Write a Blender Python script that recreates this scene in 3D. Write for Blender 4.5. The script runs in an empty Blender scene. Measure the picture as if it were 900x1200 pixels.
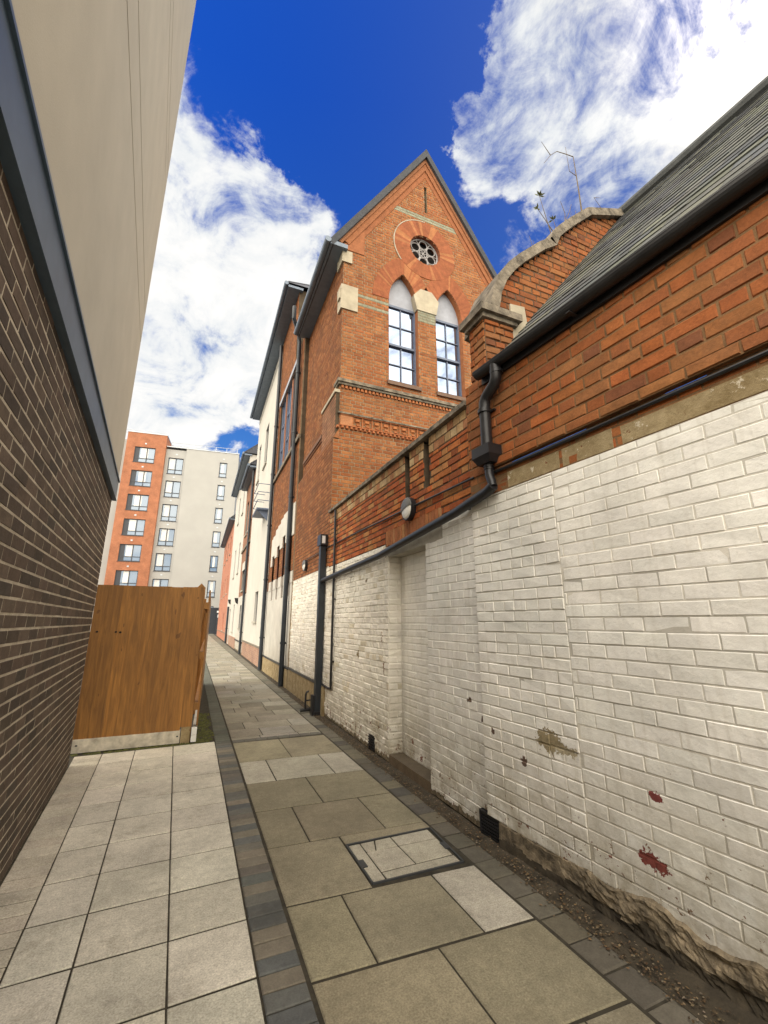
import bpy, math, random
from mathutils import Vector, Matrix
random.seed(7)
SC = bpy.context.scene
COL = SC.collection
R = math.radians
V = Vector

# ------------------------------------------------------------------ node helpers
class NT:
    def __init__(s, tree): s.t = tree; s.n = tree.nodes; s.l = tree.links
    def put(s, sock, v):
        if isinstance(v, bpy.types.NodeSocket): s.l.new(v, sock)
        elif v is not None:
            if hasattr(sock.default_value, '__len__') and not hasattr(v, '__len__'): v = (v,) * len(sock.default_value)
            if hasattr(sock.default_value, '__len__') and len(sock.default_value) == 4 and len(v) == 3: v = (*v, 1)
            sock.default_value = v
    def node(s, typ, ins=None, out=0, **props):
        n = s.n.new(typ)
        for k, v in props.items(): setattr(n, k, v)
        for k, v in (ins or {}).items(): s.put(n.inputs[k], v)
        return n.outputs[out]
    def math(s, op, a, b=None, c=None, clamp=False):
        return s.node('ShaderNodeMath', {0: a, 1: b, 2: c}, operation=op, use_clamp=clamp)
    def vmath(s, op, a, b=None, out=0):
        return s.node('ShaderNodeVectorMath', {0: a, 1: b}, out=out, operation=op)
    def dot(s, a, b):
        n = s.n.new('ShaderNodeVectorMath'); n.operation = 'DOT_PRODUCT'; s.put(n.inputs[0], a); s.put(n.inputs[1], b); return n.outputs['Value']
    def dist(s, a, b):
        n = s.n.new('ShaderNodeVectorMath'); n.operation = 'DISTANCE'; s.put(n.inputs[0], a); s.put(n.inputs[1], b); return n.outputs['Value']
    def noise(s, vec, scale, detail=6, rough=.55, color=False, dist=0):
        return s.node('ShaderNodeTexNoise', {'Vector': vec, 'Scale': scale, 'Detail': detail, 'Roughness': rough, 'Distortion': dist}, out=1 if color else 0)
    def mr(s, v, a, b, c=0., d=1., smooth=False):
        return s.node('ShaderNodeMapRange', {0: v, 1: a, 2: b, 3: c, 4: d}, interpolation_type='SMOOTHSTEP' if smooth else 'LINEAR', clamp=True)
    def mix(s, fac, a, b, blend='MIX'):
        n = s.n.new('ShaderNodeMix'); n.data_type = 'RGBA'; n.blend_type = blend; n.clamp_factor = True
        s.put(n.inputs[0], fac); s.put(n.inputs[6], a); s.put(n.inputs[7], b); return n.outputs[2]
    def xyz(s, v): 
        n = s.n.new('ShaderNodeSeparateXYZ'); s.put(n.inputs[0], v); return n.outputs
    def comb(s, x, y, z): return s.node('ShaderNodeCombineXYZ', {0: x, 1: y, 2: z})
    def scale(s, v, k): return s.vmath('MULTIPLY', v, k)

MATS = {}
def material(name, build):
    if name in MATS: return MATS[name]
    m = bpy.data.materials.new(name); m.use_nodes = True
    t = NT(m.node_tree); t.n.clear()
    o = t.n.new('ShaderNodeOutputMaterial'); b = t.n.new('ShaderNodeBsdfPrincipled')
    t.l.new(b.outputs[0], o.inputs[0])
    pos = t.n.new('ShaderNodeNewGeometry').outputs['Position']
    build(t, b, pos)
    MATS[name] = m
    return m
def attr(t): return t.node('ShaderNodeAttribute', attribute_name='col')
def bump(t, b, h, dist=.004, strength=.6):
    n = t.n.new('ShaderNodeBump'); n.inputs['Strength'].default_value = strength; n.inputs['Distance'].default_value = dist
    t.put(n.inputs['Height'], h); t.l.new(n.outputs[0], b.inputs['Normal'])
def setp(t, b, **kw):
    for k, v in kw.items(): t.put(b.inputs[k.replace('_', ' ')], v)

def plain(name, col, rough=.6, metal=0., var=.12, vscale=7., bscale=60., bdist=.001, spec=.4):
    def f(t, b, p):
        n = t.noise(p, vscale, 7, .6)
        k = t.mr(n, .3, .7, 1 - var, 1 + var)
        setp(t, b, Base_Color=t.mix(1., col, k, 'MULTIPLY'), Roughness=rough, Metallic=metal)
        b.inputs['Specular IOR Level'].default_value = spec
        bump(t, b, t.noise(p, bscale, 5), bdist, .5)
    return material(name, f)

def brick_mat(name, soot=.35, bscale=55.):
    def f(t, b, p):
        c = attr(t)
        big = t.noise(p, 1.3, 6, .65); mid = t.noise(p, 9., 8, .65); fine = t.noise(p, 70., 4, .6)
        c = t.mix(1., c, t.mr(mid, .25, .75, .72, 1.25), 'MULTIPLY')
        c = t.mix(1., c, t.mr(fine, .3, .7, .85, 1.13), 'MULTIPLY')
        c = t.mix(t.mr(big, .5, .72, 0, soot), c, (.045, .035, .028))
        setp(t, b, Base_Color=c, Roughness=.88)
        b.inputs['Specular IOR Level'].default_value = .25
        h = t.math('ADD', t.math('MULTIPLY', t.noise(p, bscale, 7, .65), .7), t.math('MULTIPLY', t.noise(p, 14., 4), .6))
        bump(t, b, h, .006, .75)
    return material(name, f)

def mortar_mat(name, col, dark=.6):
    def f(t, b, p):
        n = t.noise(p, 5., 8, .65); g = t.noise(p, 140., 3)
        c = t.mix(1., col, t.mr(n, .3, .7, dark, 1.15), 'MULTIPLY')
        c = t.mix(1., c, t.mr(g, .3, .7, .8, 1.2), 'MULTIPLY')
        setp(t, b, Base_Color=c, Roughness=.95)
        b.inputs['Specular IOR Level'].default_value = .2
        bump(t, b, g, .003, .6)
    return material(name, f)

def paint_mat(name, patches=(), peel=1., base=(.79, .765, .70)):
    """white masonry paint, thinned and flaked low down, with bare patches"""
    def f(t, b, p):
        x, y, z = t.xyz(p)
        c = t.mix(1., t.mix(1., base, attr(t), 'MULTIPLY'), t.mr(t.noise(p, 2.2, 7, .65), .3, .7, .80, 1.10), 'MULTIPLY')
        c = t.mix(t.mr(t.noise(p, .9, 4, .5), .4, .65, 0, .5), c, t.mix(1., c, (.90, .93, .93), 'MULTIPLY'))
        # grime: brownish film with its own ragged edge
        gr = t.math('MULTIPLY', t.mr(z, .05, .95, 1., 0.), t.mr(t.noise(p, 4.5, 10, .74), .36, .60))
        c = t.mix(t.math('MULTIPLY', gr, .85), c, t.mix(t.noise(p, 17., 6, .7), (.20, .165, .10), (.38, .33, .23)))
        streak = t.noise(t.scale(p, (1, 6, .5)), 3.5, 6, .65)
        c = t.mix(t.mr(streak, .52, .76, 0, .32), c, (.36, .315, .23))
        # flakes
        pn = t.noise(p, 11., 9, .72)
        thr = t.mr(z, .05, 1.25, .612 - .02 * peel, .775 - .02 * peel)
        fl = t.math('GREATER_THAN', pn, thr)
        bare = t.mix(t.mr(t.noise(p, 6., 4), .42, .58), (.21, .155, .10), (.17, .07, .045))
        chips = t.math('MULTIPLY', t.math('GREATER_THAN', t.noise(p, 34., 8, .7), t.mr(z, .1, 1.25, .60, .735)), t.math('GREATER_THAN', t.noise(t.vmath('ADD', p, (4., 1., 9.)), 2.6, 5, .6), t.mr(z, .1, 1.2, .44, .58)))
        fl = t.math('MAXIMUM', fl, chips)
        c = t.mix(fl, c, bare)
        low = t.math('GREATER_THAN', t.math('ADD', t.mr(z, .02, .16, .42, -.2), t.math('MULTIPLY', t.noise(p, 9., 9, .7), .8)), .62)
        c = t.mix(low, c, t.mix(t.mr(t.noise(p, 25., 6, .7), .35, .65), (.05, .04, .026), (.25, .20, .13)))
        wob = t.vmath('SUBTRACT', t.noise(p, 9., 8, .7, color=True), (.5, .5, .5))
        wob2 = t.vmath('SUBTRACT', t.noise(p, 34., 6, .7, color=True), (.5, .5, .5))
        allm = t.math('MAXIMUM', fl, low)
        for (pc, rad, asp, colr) in patches:
            q = t.vmath('ADD', t.vmath('ADD', p, t.scale(wob, rad * 2.2)), t.scale(wob2, rad * 2.6))
            d = t.vmath('SUBTRACT', q, pc)
            d = t.vmath('LENGTH', t.scale(d, (0, 1 / asp[0], 1 / asp[1])), out=1)
            m = t.math('LESS_THAN', d, rad)
            pcx = t.mix(1., colr, t.mr(t.noise(p, 30., 6, .7), .3, .7, .7, 1.3), 'MULTIPLY')
            c = t.mix(m, c, pcx); allm = t.math('MAXIMUM', allm, m)
        setp(t, b, Base_Color=c, Roughness=t.mr(allm, 0, 1, .62, .95))
        b.inputs['Specular IOR Level'].default_value = .3
        h = t.math('ADD', t.math('MULTIPLY', t.noise(p, 38., 7, .62), .6), t.math('MULTIPLY', t.noise(p, 8., 5), 1.6))
        h = t.math('SUBTRACT', h, t.math('MULTIPLY', allm, .35))
        bump(t, b, h, .007, .6)
    return material(name, f)

def cement_mat(name):
    def f(t, b, p):
        n = t.noise(p, 6., 9, .72); n2 = t.noise(t.vmath('ADD', p, (3., 5., 2.)), 13., 9, .74)
        c = t.mix(t.mr(n, .35, .65), (.20, .145, .07), (.36, .285, .165))
        c = t.mix(t.math('GREATER_THAN', n2, .62), c, (.50, .44, .33))
        c = t.mix(t.math('LESS_THAN', n2, .36), c, (.17, .075, .035))
        setp(t, b, Base_Color=c, Roughness=.93)
        b.inputs['Specular IOR Level'].default_value = .2
        bump(t, b, t.math('ADD', n2, t.math('MULTIPLY', t.noise(p, 45., 6, .7), .5)), .012, .8)
    return material(name, f)

def slab_mat(name, speck=.22):
    def f(t, b, p):
        c = attr(t)
        a = t.noise(p, 2.3, 8, .65); g = t.noise(p, 110., 4, .7); m = t.noise(p, 22., 7, .7)
        c = t.mix(1., c, t.mr(a, .3, .7, .74, 1.16), 'MULTIPLY')
        c = t.mix(1., c, t.mr(m, .3, .7, .82, 1.14), 'MULTIPLY')
        c = t.mix(1., c, t.mr(g, .3, .7, 1 - speck, 1 + speck), 'MULTIPLY')
        st = t.mr(t.noise(p, 3.2, 10, .78), .54, .70, 0, .5)
        c = t.mix(st, c, (.12, .10, .065))
        c = t.mix(t.mr(t.noise(t.vmath('ADD', p, (5., 3., 1.)), 26., 8, .75), .60, .72, 0, .45), c, (.07, .06, .042))
        wht = t.math('GREATER_THAN', t.noise(p, 30., 2, .5), .82)
        c = t.mix(t.math('MULTIPLY', wht, .6), c, (.5, .48, .44))
        setp(t, b, Base_Color=c, Roughness=.82)
        b.inputs['Specular IOR Level'].default_value = .3
        bump(t, b, t.math('ADD', t.math('MULTIPLY', g, .35), m), .003, .5)
    return material(name, f)

def wood_mat(name, a=(.35, .158, .031), bcol=(.165, .072, .014)):
    def f(t, b, p):
        tc = t.node('ShaderNodeTexCoord', out=3)
        c0 = attr(t)
        rnd = t.xyz(c0)[0]
        q = t.vmath('ADD', t.scale(p, (9, 9, .8)), t.comb(t.math('MULTIPLY', rnd, 37.), 0, t.math('MULTIPLY', rnd, 11.)))
        g1 = t.noise(q, 2.0, 6, .6, dist=1.2); g2 = t.noise(t.scale(q, (6, 6, 1.2)), 3.0, 4, .6)
        c = t.mix(t.mr(g1, .3, .7), bcol, a)
        c = t.mix(1., c, t.mr(g2, .3, .7, .75, 1.2), 'MULTIPLY')
        c = t.mix(1., c, t.mr(rnd, 0, 1, .8, 1.2), 'MULTIPLY')
        bl = t.mr(t.noise(t.scale(p, (2, 2, 1)), 1.6, 5), .45, .7, 0, .4)
        c = t.mix(bl, c, (.13, .055, .012))
        kn = t.math('GREATER_THAN', t.noise(t.scale(p, (7, 7, 4.5)), 1.7, 2, .4), .74)
        c = t.mix(t.math('MULTIPLY', kn, .65), c, (.09, .035, .008))
        setp(t, b, Base_Color=c, Roughness=.6)
        bump(t, b, t.math('ADD', g1, g2), .002, .4)
    return material(name, f)

def brick_tex(name, c1, c2, mort, axis='y', sc=1.0):
    def f(t, b, p):
        x, y, z = t.xyz(p)
        v = t.comb(y if axis == 'y' else x, z, 0)
        n = t.n.new('ShaderNodeTexBrick')
        t.put(n.inputs['Vector'], v); t.put(n.inputs['Color1'], c1); t.put(n.inputs['Color2'], c2); t.put(n.inputs['Mortar'], mort)
        n.inputs['Scale'].default_value = 1.; n.inputs['Mortar Size'].default_value = .006 * sc
        n.inputs['Brick Width'].default_value = .225 * sc; n.inputs['Row Height'].default_value = .075 * sc
        c = t.mix(1., n.outputs[0], t.mr(t.noise(p, 1.2, 7, .65), .3, .7, .75, 1.2), 'MULTIPLY')
        c = t.mix(1., c, t.mr(t.noise(p, 12., 6, .65), .3, .7, .8, 1.2), 'MULTIPLY')
        setp(t, b, Base_Color=c, Roughness=.9)
        bump(t, b, n.outputs[1], -.004, .5)
    return material(name, f)

def glass_mat(name, base=(.03, .04, .055), f0=.55, rough=.02):
    def f(t, b, p):
        setp(t, b, Base_Color=base, Roughness=rough)
        b.inputs['IOR'].default_value = 1.5
        b.inputs['Specular IOR Level'].default_value = 1.0
        b.inputs['Coat Weight'].default_value = .0
        b.inputs['Metallic'].default_value = f0
        n = t.noise(p, 1.1, 2)
        bump(t, b, n, .004, .25)
    return material(name, f)

# ------------------------------------------------------------------ mesh builder
class MB:
    def __init__(s): s.v = []; s.f = []; s.m = []; s.c = []
    def add(s, vs, fs, mat=0, col=(1, 1, 1)):
        o = len(s.v); s.v.extend([tuple(p) for p in vs])
        for f in fs: s.f.append([i + o for i in f]); s.m.append(mat); s.c.append(col)
    def quad(s, a, b, c, d, mat=0, col=(1, 1, 1)): s.add([a, b, c, d], [(0, 1, 2, 3)], mat, col)
    def hexa(s, p, mat=0, col=(1, 1, 1)):  # p: 4 bottom ccw, 4 top
        s.add(p, [(3, 2, 1, 0), (4, 5, 6, 7), (0, 1, 5, 4), (1, 2, 6, 5), (2, 3, 7, 6), (3, 0, 4, 7)], mat, col)
    def box(s, x0, x1, y0, y1, z0, z1, mat=0, col=(1, 1, 1)):
        s.hexa([(x0, y0, z0), (x1, y0, z0), (x1, y1, z0), (x0, y1, z0), (x0, y0, z1), (x1, y0, z1), (x1, y1, z1), (x0, y1, z1)], mat, col)
    def fbox(s, fr, u0, u1, z0, z1, d0, d1, mat=0, col=(1, 1, 1)):
        P = fr.p
        s.hexa([P(u0, z0, d0), P(u1, z0, d0), P(u1, z0, d1), P(u0, z0, d1), P(u0, z1, d0), P(u1, z1, d0), P(u1, z1, d1), P(u0, z1, d1)], mat, col)
    def cut(s, fr, u0, u1, z0, z1, d0, d1, e=.004, mat=0, col=(1, 1, 1), jit=0.):
        """block whose front (d1) edges are arrised by e"""
        P = fr.p; J = lambda: random.uniform(-jit, jit)
        vs = [P(u0, z0, d0), P(u1, z0, d0), P(u1, z1, d0), P(u0, z1, d0),
              P(u0 + e + J(), z0 + e + J(), d1 + J()), P(u1 - e + J(), z0 + e + J(), d1 + J()), P(u1 - e + J(), z1 - e + J(), d1 + J()), P(u0 + e + J(), z1 - e + J(), d1 + J())]
        s.add(vs, [(4, 5, 6, 7), (0, 1, 5, 4), (1, 2, 6, 5), (2, 3, 7, 6), (3, 0, 4, 7)], mat, col)
    def prism(s, pts, off, mat=0, col=(1, 1, 1)):
        """polygon pts (3d) extruded by vector off"""
        n = len(pts); off = V(off); a = [V(p) for p in pts]; b = [p + off for p in a]
        s.add(a + b, [tuple(range(n))[::-1], tuple(range(n, 2 * n))] + [(i, (i + 1) % n, n + (i + 1) % n, n + i) for i in range(n)], mat, col)
    def tube(s, path, r, seg=12, mat=0, col=(1, 1, 1), cap=True):
        path = [V(p) for p in path]; rs = r if hasattr(r, '__len__') else [r] * len(path)
        up = None; rings = []
        for i, p in enumerate(path):
            d = (path[min(i + 1, len(path) - 1)] - path[max(i - 1, 0)]).normalized()
            if up is None: up = V((0, 0, 1)) if abs(d.z) < .9 else V((1, 0, 0))
            a = d.cross(up).normalized(); bb = a.cross(d).normalized(); up = bb
            rings.append([p + (a * math.cos(2 * math.pi * k / seg) + bb * math.sin(2 * math.pi * k / seg)) * rs[i] for k in range(seg)])
        vs = [q for rg in rings for q in rg]; fs = []
        for i in range(len(path) - 1):
            for k in range(seg):
                fs.append((i * seg + k, i * seg + (k + 1) % seg, (i + 1) * seg + (k + 1) % seg, (i + 1) * seg + k))
        if cap: fs += [tuple(range(seg))[::-1], tuple(range((len(path) - 1) * seg, len(path) * seg))]
        s.add(vs, fs, mat, col)
    def build(s, name, mats, parent=None, smooth=False, recalc=True):
        me = bpy.data.meshes.new(name); me.from_pydata(s.v, [], s.f)
        for m in (mats if isinstance(mats, (list, tuple)) else [mats]): me.materials.append(m)
        me.polygons.foreach_set('material_index', s.m)
        at = me.attributes.new('col', 'FLOAT_COLOR', 'FACE')
        at.data.foreach_set('color', [x for c in s.c for x in (*c, 1.)])
        if smooth: me.polygons.foreach_set('use_smooth', [True] * len(s.f))
        if recalc:
            import bmesh
            bm = bmesh.new(); bm.from_mesh(me); bmesh.ops.recalc_face_normals(bm, faces=bm.faces); bm.to_mesh(me); bm.free()
        me.update()
        o = bpy.data.objects.new(name, me); COL.objects.link(o)
        if parent is not None:
            o.parent = parent
            w = world_of(parent); o.matrix_parent_inverse = w.inverted()
        if smooth:
            try: me.set_sharp_from_angle(angle=R(40))
            except Exception: pass
        return o
WORLD = {}
def world_of(o): return WORLD.get(o.name, Matrix.Identity(4))
class Frame:
    """wall frame: u along the wall, z up, d outwards"""
    def __init__(s, o, u, n): s.o = V(o); s.u = V(u).normalized(); s.n = V(n).normalized()
    def p(s, u, z, d=0.): return s.o + s.u * u + V((0, 0, z)) + s.n * d
def empty(name, loc):
    o = bpy.data.objects.new(name, None); COL.objects.link(o); o.location = loc; o.empty_display_size = .2
    WORLD[o.name] = Matrix.Translation(V(loc)); return o
def tag(o, label, cat, group=None):
    o['label'] = label; o['category'] = cat
    if group: o['group'] = group
    return o
def setting(o, kind='structure'): o['kind'] = kind; return o

def jitter(c, a=.12):
    k = random.uniform(1 - a, 1 + a); return tuple(max(0, x * k * random.uniform(1 - a * .14, 1 + a * .14)) for x in c)
def pal(*cs, a=.15):
    def f(u, z): return jitter(random.choice(cs), a)
    return f
def bricks(mb, fr, u0, u1, z0, z1, colf, spans=None, course=.075, ln=.225, joint=.010, bond='stretcher', proud=.006, jit=.0015, pj=.0015,
           e=.004, mat=0, mort=1, mcol=(1, 1, 1), back=True):
    i = 0; z = z0
    while z < z1 - .012:
        zt = min(z + course, z1)
        sp = spans((z + zt) / 2) if spans else [(u0, u1)]
        if bond == 'stretcher': seq = [ln]; off = (i % 2) * ln / 2
        elif bond == 'english': seq = [ln] if i % 2 else [ln / 2]; off = (i % 2) * ln / 4
        elif bond == 'flemish': seq = [ln, ln / 2]; off = (i % 2) * ln * .75
        elif bond == 'garden': seq = [ln / 2] if i % 4 == 3 else [ln]; off = (i % 2) * ln / 2
        elif bond == 'header': seq = [ln / 2]; off = (i % 2) * ln / 4
        elif bond == 'soldier': seq = [course / 3.2]; off = 0
        for (a, b) in sp:
            a = max(a, u0); b = min(b, u1)
            if b - a < .01: continue
            if back: mb.quad(fr.p(a, z), fr.p(b, z), fr.p(b, zt), fr.p(a, zt), mort, mcol() if callable(mcol) else mcol)
            u = u0 - off; k = 0
            while u < b:
                L = seq[k % len(seq)] * random.uniform(.975, 1.025); k += 1
                s0 = max(u + joint / 2, a + .001); s1 = min(u + L - joint / 2, b - .001)
                u += L
                if s1 - s0 < .02: continue
                mb.cut(fr, s0, s1, z + joint / 2, zt - joint / 2, -.001, proud + random.uniform(-pj, pj), e, mat, colf((s0 + s1) / 2, z), jit)
        z = zt; i += 1
def cutspan(sp, a, b):
    out = []
    for (p, q) in sp:
        if b <= p or a >= q: out.append((p, q)); continue
        if a > p: out.append((p, a))
        if b < q: out.append((b, q))
    return out
def arc_pts(cx, cz, r, a0, a1, n): return [(cx + r * math.cos(R(a0 + (a1 - a0) * i / n)), cz + r * math.sin(R(a0 + (a1 - a0) * i / n))) for i in range(n + 1)]

# ------------------------------------------------------------------ materials
M = dict(
    red=brick_mat('weathered_red_brick'), gable=brick_mat('orange_red_brick', .18), darkb=brick_mat('dark_engineering_brick', .12),
    old=brick_mat('sooty_red_brick', .5),
    mort=mortar_mat('sandy_mortar', (.30, .24, .16)), mort_brown=mortar_mat('brown_mortar', (.20, .115, .055)), mort_dark=mortar_mat('dark_old_mortar', (.10, .075, .05)), mort_pale=mortar_mat('pale_mortar', (.42, .37, .29)),
    slab=slab_mat('concrete_slab', .34), blue=slab_mat('block_paving', .15),
    stone=plain('pale_limestone', (.40, .355, .265), .85, var=.2, vscale=4, bdist=.003), cap=plain('weathered_cap_stone', (.17, .145, .11), .92, var=.75, vscale=9, bscale=30, bdist=.018),
    plinth=plain('broken_plinth_render', (.175, .14, .092), .95, var=.8, vscale=11, bscale=42, bdist=.025),
    cement=cement_mat('stained_cement'),
    conc=plain('grey_concrete', (.36, .34, .29), .9, var=.2, vscale=6, bdist=.003),
    black=plain('black_gloss_iron', (.016, .016, .018), .38, var=.25, vscale=12), gutter=plain('black_gutter_paint', (.018, .018, .019), .45, var=.3),
    navy=plain('dark_blue_pipe_paint', (.020, .026, .034), .4, var=.2),
    soffit=plain('haze_tinted_soffit', (.17, .215, .28), .6, var=.15), beam=plain('blue_grey_flashing', (.085, .125, .17), .42, .25, var=.12, bdist=.0004),  # soffit blue includes haze and flare put into the colour
    cream=plain('cream_render', (.40, .37, .30), .9, var=.06, vscale=2.2, bscale=130, bdist=.0025), awhite=plain('apartment_render', (.345, .345, .33), .9, var=.05, vscale=.5, bscale=60, bdist=.002),
    white=plain('white_render', (.50, .48, .43), .9, var=.07, vscale=1.5, bscale=90, bdist=.002),
    slate=brick_mat('roof_slate', .2, 40), tymp=plain('grey_painted_panel', (.33, .35, .40), .7, var=.12),
    frame=plain('blue_grey_window_paint', (.12, .15, .22), .5, var=.12), dframe=plain('dark_window_frame', (.035, .04, .05), .5),
    glass=glass_mat('window_glass', (.24, .30, .42), .9), glass2=glass_mat('far_window_glass', (.16, .21, .28), .45, .05), dark=plain('dark_recess', (.012, .010, .009), .9),
    wood=wood_mat('stained_softwood'), lampw=plain('opal_diffuser', (.72, .70, .64), .35, var=.04), lampb=plain('grey_lamp_hood', (.10, .10, .095), .45),
    tracery=plain('pale_stone_tracery', (.34, .33, .33), .8, var=.08),
    rubbed=brick_mat('rubbed_orange_brick', .1, 40), green=plain('grey_green_brick', (.20, .21, .16), .85, var=.25, vscale=9, bdist=.004),
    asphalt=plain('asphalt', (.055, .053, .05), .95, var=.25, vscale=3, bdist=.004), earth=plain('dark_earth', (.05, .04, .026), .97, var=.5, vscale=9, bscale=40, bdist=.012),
    joint=plain('joint_sand', (.036, .031, .021), .97, var=.5, vscale=14, bdist=.004), leaf=brick_mat('dry_leaf', .1), moss=plain('moss', (.07, .075, .022), .95, var=.5, vscale=12, bscale=50, bdist=.02),
    steel=plain('dark_steel_edge', (.055, .06, .065), .45, .4), blind=plain('pale_curtain', (.62, .63, .62), .85, var=.1), paper=plain('white_sign', (.7, .7, .7), .6, var=.03),
    plast=plain('white_pvc', (.68, .68, .66), .5, var=.04), stem=plain('dry_stem', (.13, .10, .065), .9, var=.3), alu=plain('galvanised_rail', (.42, .45, .48), .45, .5),
)
Y0G = 7.5
WX = lambda y: 2.17 + .009 * max(0, y - 7.5)
FW = Frame((2.17, 7.5, 0), (.009, 1, 0), (-1, .009, 0))          # street face of the far row; u = y - 7.5
FA = Frame((2.17, 0, 0), (0, 1, 0), (-1, 0, 0))                  # yard wall; u = y
_b = R(4.0); dB = V((-math.sin(_b), math.cos(_b), 0))
FB = Frame((2.17, 2.65, 0), dB, (-dB.y, dB.x, 0))                # outbuilding wall; u = y - 2.65
FG = Frame((0, 7.5, 0), (1, 0, 0), (0, -1, 0))                   # gable; u = x
_l = R(-4.34); dL = V((math.sin(_l), math.cos(_l), 0))
FL = Frame((-.99, 4.64, 0), dL, (dL.y, -dL.x, 0))                # left building; u along

PAINT_NEAR = paint_mat('white_masonry_paint', [
    (V((2.2, 2.35, .80)), .085, (1.3, .75), (.27, .22, .13)), (V((2.2, 2.24, .77)), .05, (1.6, .5), (.36, .31, .21)),
    (V((2.21, 1.755, .385)), .052, (1.3, .72), (.17, .045, .035)), (V((2.21, 1.70, .685)), .028, (1.3, .8), (.17, .045, .04)),
    (V((2.18, 2.60, .62)), .035, (.8, 1.), (.12, .08, .06)), (V((2.18, 3.05, .80)), .028, (.9, .9), (.13, .09, .07)), (V((2.18, 3.22, .92)), .03, (1.1, .7), (.13, .09, .06)), (V((2.18, 2.9, .75)), .02, (.8, 1.2), (.12, .08, .06))], 1.)
PAINT_OLD = paint_mat('old_white_paint', [(V((2.18, 5.9, 1.1)), .04, (.7, 1.4), (.25, .2, .12)), (V((2.18, 5.0, 1.0)), .04, (.4, 2.), (.2, .12, .07)), (V((2.18, 5.05, 1.35)), .04, (.3, 2.), (.22, .14, .08)), (V((2.18, 5.6, 2.1)), .04, (1., .8), (.2, .16, .1))], 2.2, (.76, .72, .635))
PAINT_FAR = paint_mat('far_white_paint', [], .3, (.52, .495, .44))

WHITE = lambda u, z: jitter((1, 1, 1), .04)
REDP = pal((.36, .095, .026), (.32, .082, .025), (.40, .135, .038), (.27, .08, .028), (.37, .17, .06), a=.16)
NEARP = pal((.29, .088, .026), (.27, .09, .027), (.25, .088, .030), (.28, .115, .040), (.25, .105, .038), (.30, .09, .025), (.26, .095, .032), (.24, .08, .028), (.29, .10, .030), (.27, .085, .026), (.26, .10, .034), (.18, .065, .028), a=.13)
GABP = pal((.30, .108, .036), (.27, .092, .032), (.32, .13, .047), (.28, .11, .04), (.25, .085, .03), a=.12)
SIDEP = pal((.25, .095, .034), (.22, .082, .03), (.28, .115, .044), (.20, .075, .03), a=.14)
DARKP = pal((.075, .056, .042), (.066, .050, .038), (.086, .062, .046), (.058, .046, .036), (.095, .07, .052), a=.13)

# ------------------------------------------------------------------ ground
g = MB(); g.quad((-400, -200, -.03), (400, -200, -.03), (400, 900, -.03), (-400, 900, -.03)); setting(g.build('ground', M['asphalt']))
def slab(mb, p, z=0., e=.003, th=.04, col=(1, 1, 1), gap=.004, mat=0, tilt=.0025, gy=None):
    c = sum((V((*q, 0)) for q in p), V()) / 4
    gy = gap if gy is None else gy
    sg = lambda v: (v > 0) - (v < 0)
    lo = [V((q[0] + sg(c.x - q[0]) * (gap + random.uniform(-.001, .001)), q[1] + sg(c.y - q[1]) * (gy + random.uniform(-.0015, .0015)), 0)) for q in p]
    hi = [V((q.x + sg(c.x - q.x) * e, q.y + sg(c.y - q.y) * e, 0)) for q in lo]
    zz = [z + random.uniform(-tilt, tilt) * .5 for _ in range(4)]
    vs = [q + V((0, 0, z - th)) for q in lo] + [q + V((0, 0, z - e * .7)) for q in lo] + [q + V((0, 0, h)) for q, h in zip(hi, zz)]
    mb.add(vs, [(8, 9, 10, 11)] + [(i, (i + 1) % 4, 4 + (i + 1) % 4, 4 + i) for i in range(4)] + [(4 + i, 4 + (i + 1) % 4, 8 + (i + 1) % 4, 8 + i) for i in range(4)], mat, col)
b = MB(); b.quad((-1.6, -3, -.0055), (2.6, -3, -.0055), (2.6, 61.5, -.0055), (-1.6, 61.5, -.0055)); setting(b.build('path_bed', M['joint']))
# left pavement of 400 mm slabs; the column lines spread slightly
cl = [lambda y: .425, lambda y: .06 - .031 * (y - 2.31), lambda y: -.34 - .038 * (y - 2.49), lambda y: -.62 - .058 * (y - 2.75)]
lp = MB(); rows = [2.41 + .42 * k for k in range(-9, 11)]; rows[-1] = 6.63
wallx = lambda y: FL.p((y - 4.64) / dL.y, 0).x + .012
for i in range(len(rows) - 1):
    y0, y1 = rows[i], rows[i + 1]
    if y1 - y0 < .05: continue
    for k in range(3):
        dy = -.03 * (0 if k == 0 else k) * .4
        q = [(cl[k + 1](y0), y0 + dy - .012), (cl[k](y0), y0 + dy), (cl[k](y1), y1 + dy), (cl[k + 1](y1), y1 + dy - .012)]
        slab(lp, q, 0, .004, col=jitter((.51, .485, .41), .08), gap=.0045, gy=.008)
    for h in (0, 1, 2):                                        # narrow setts against the wall
        a, c_ = y0 + (y1 - y0) * h / 3, y0 + (y1 - y0) * (h + 1) / 3
        q = [(wallx(a), a - .035), (cl[3](a), a - .035), (cl[3](c_), c_ - .035), (wallx(c_), c_ - .035)]
        slab(lp, q, -.001, .004, col=jitter((.42, .39, .32), .08), gap=.004)
setting(lp.build('pavement', M['slab']))
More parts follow.
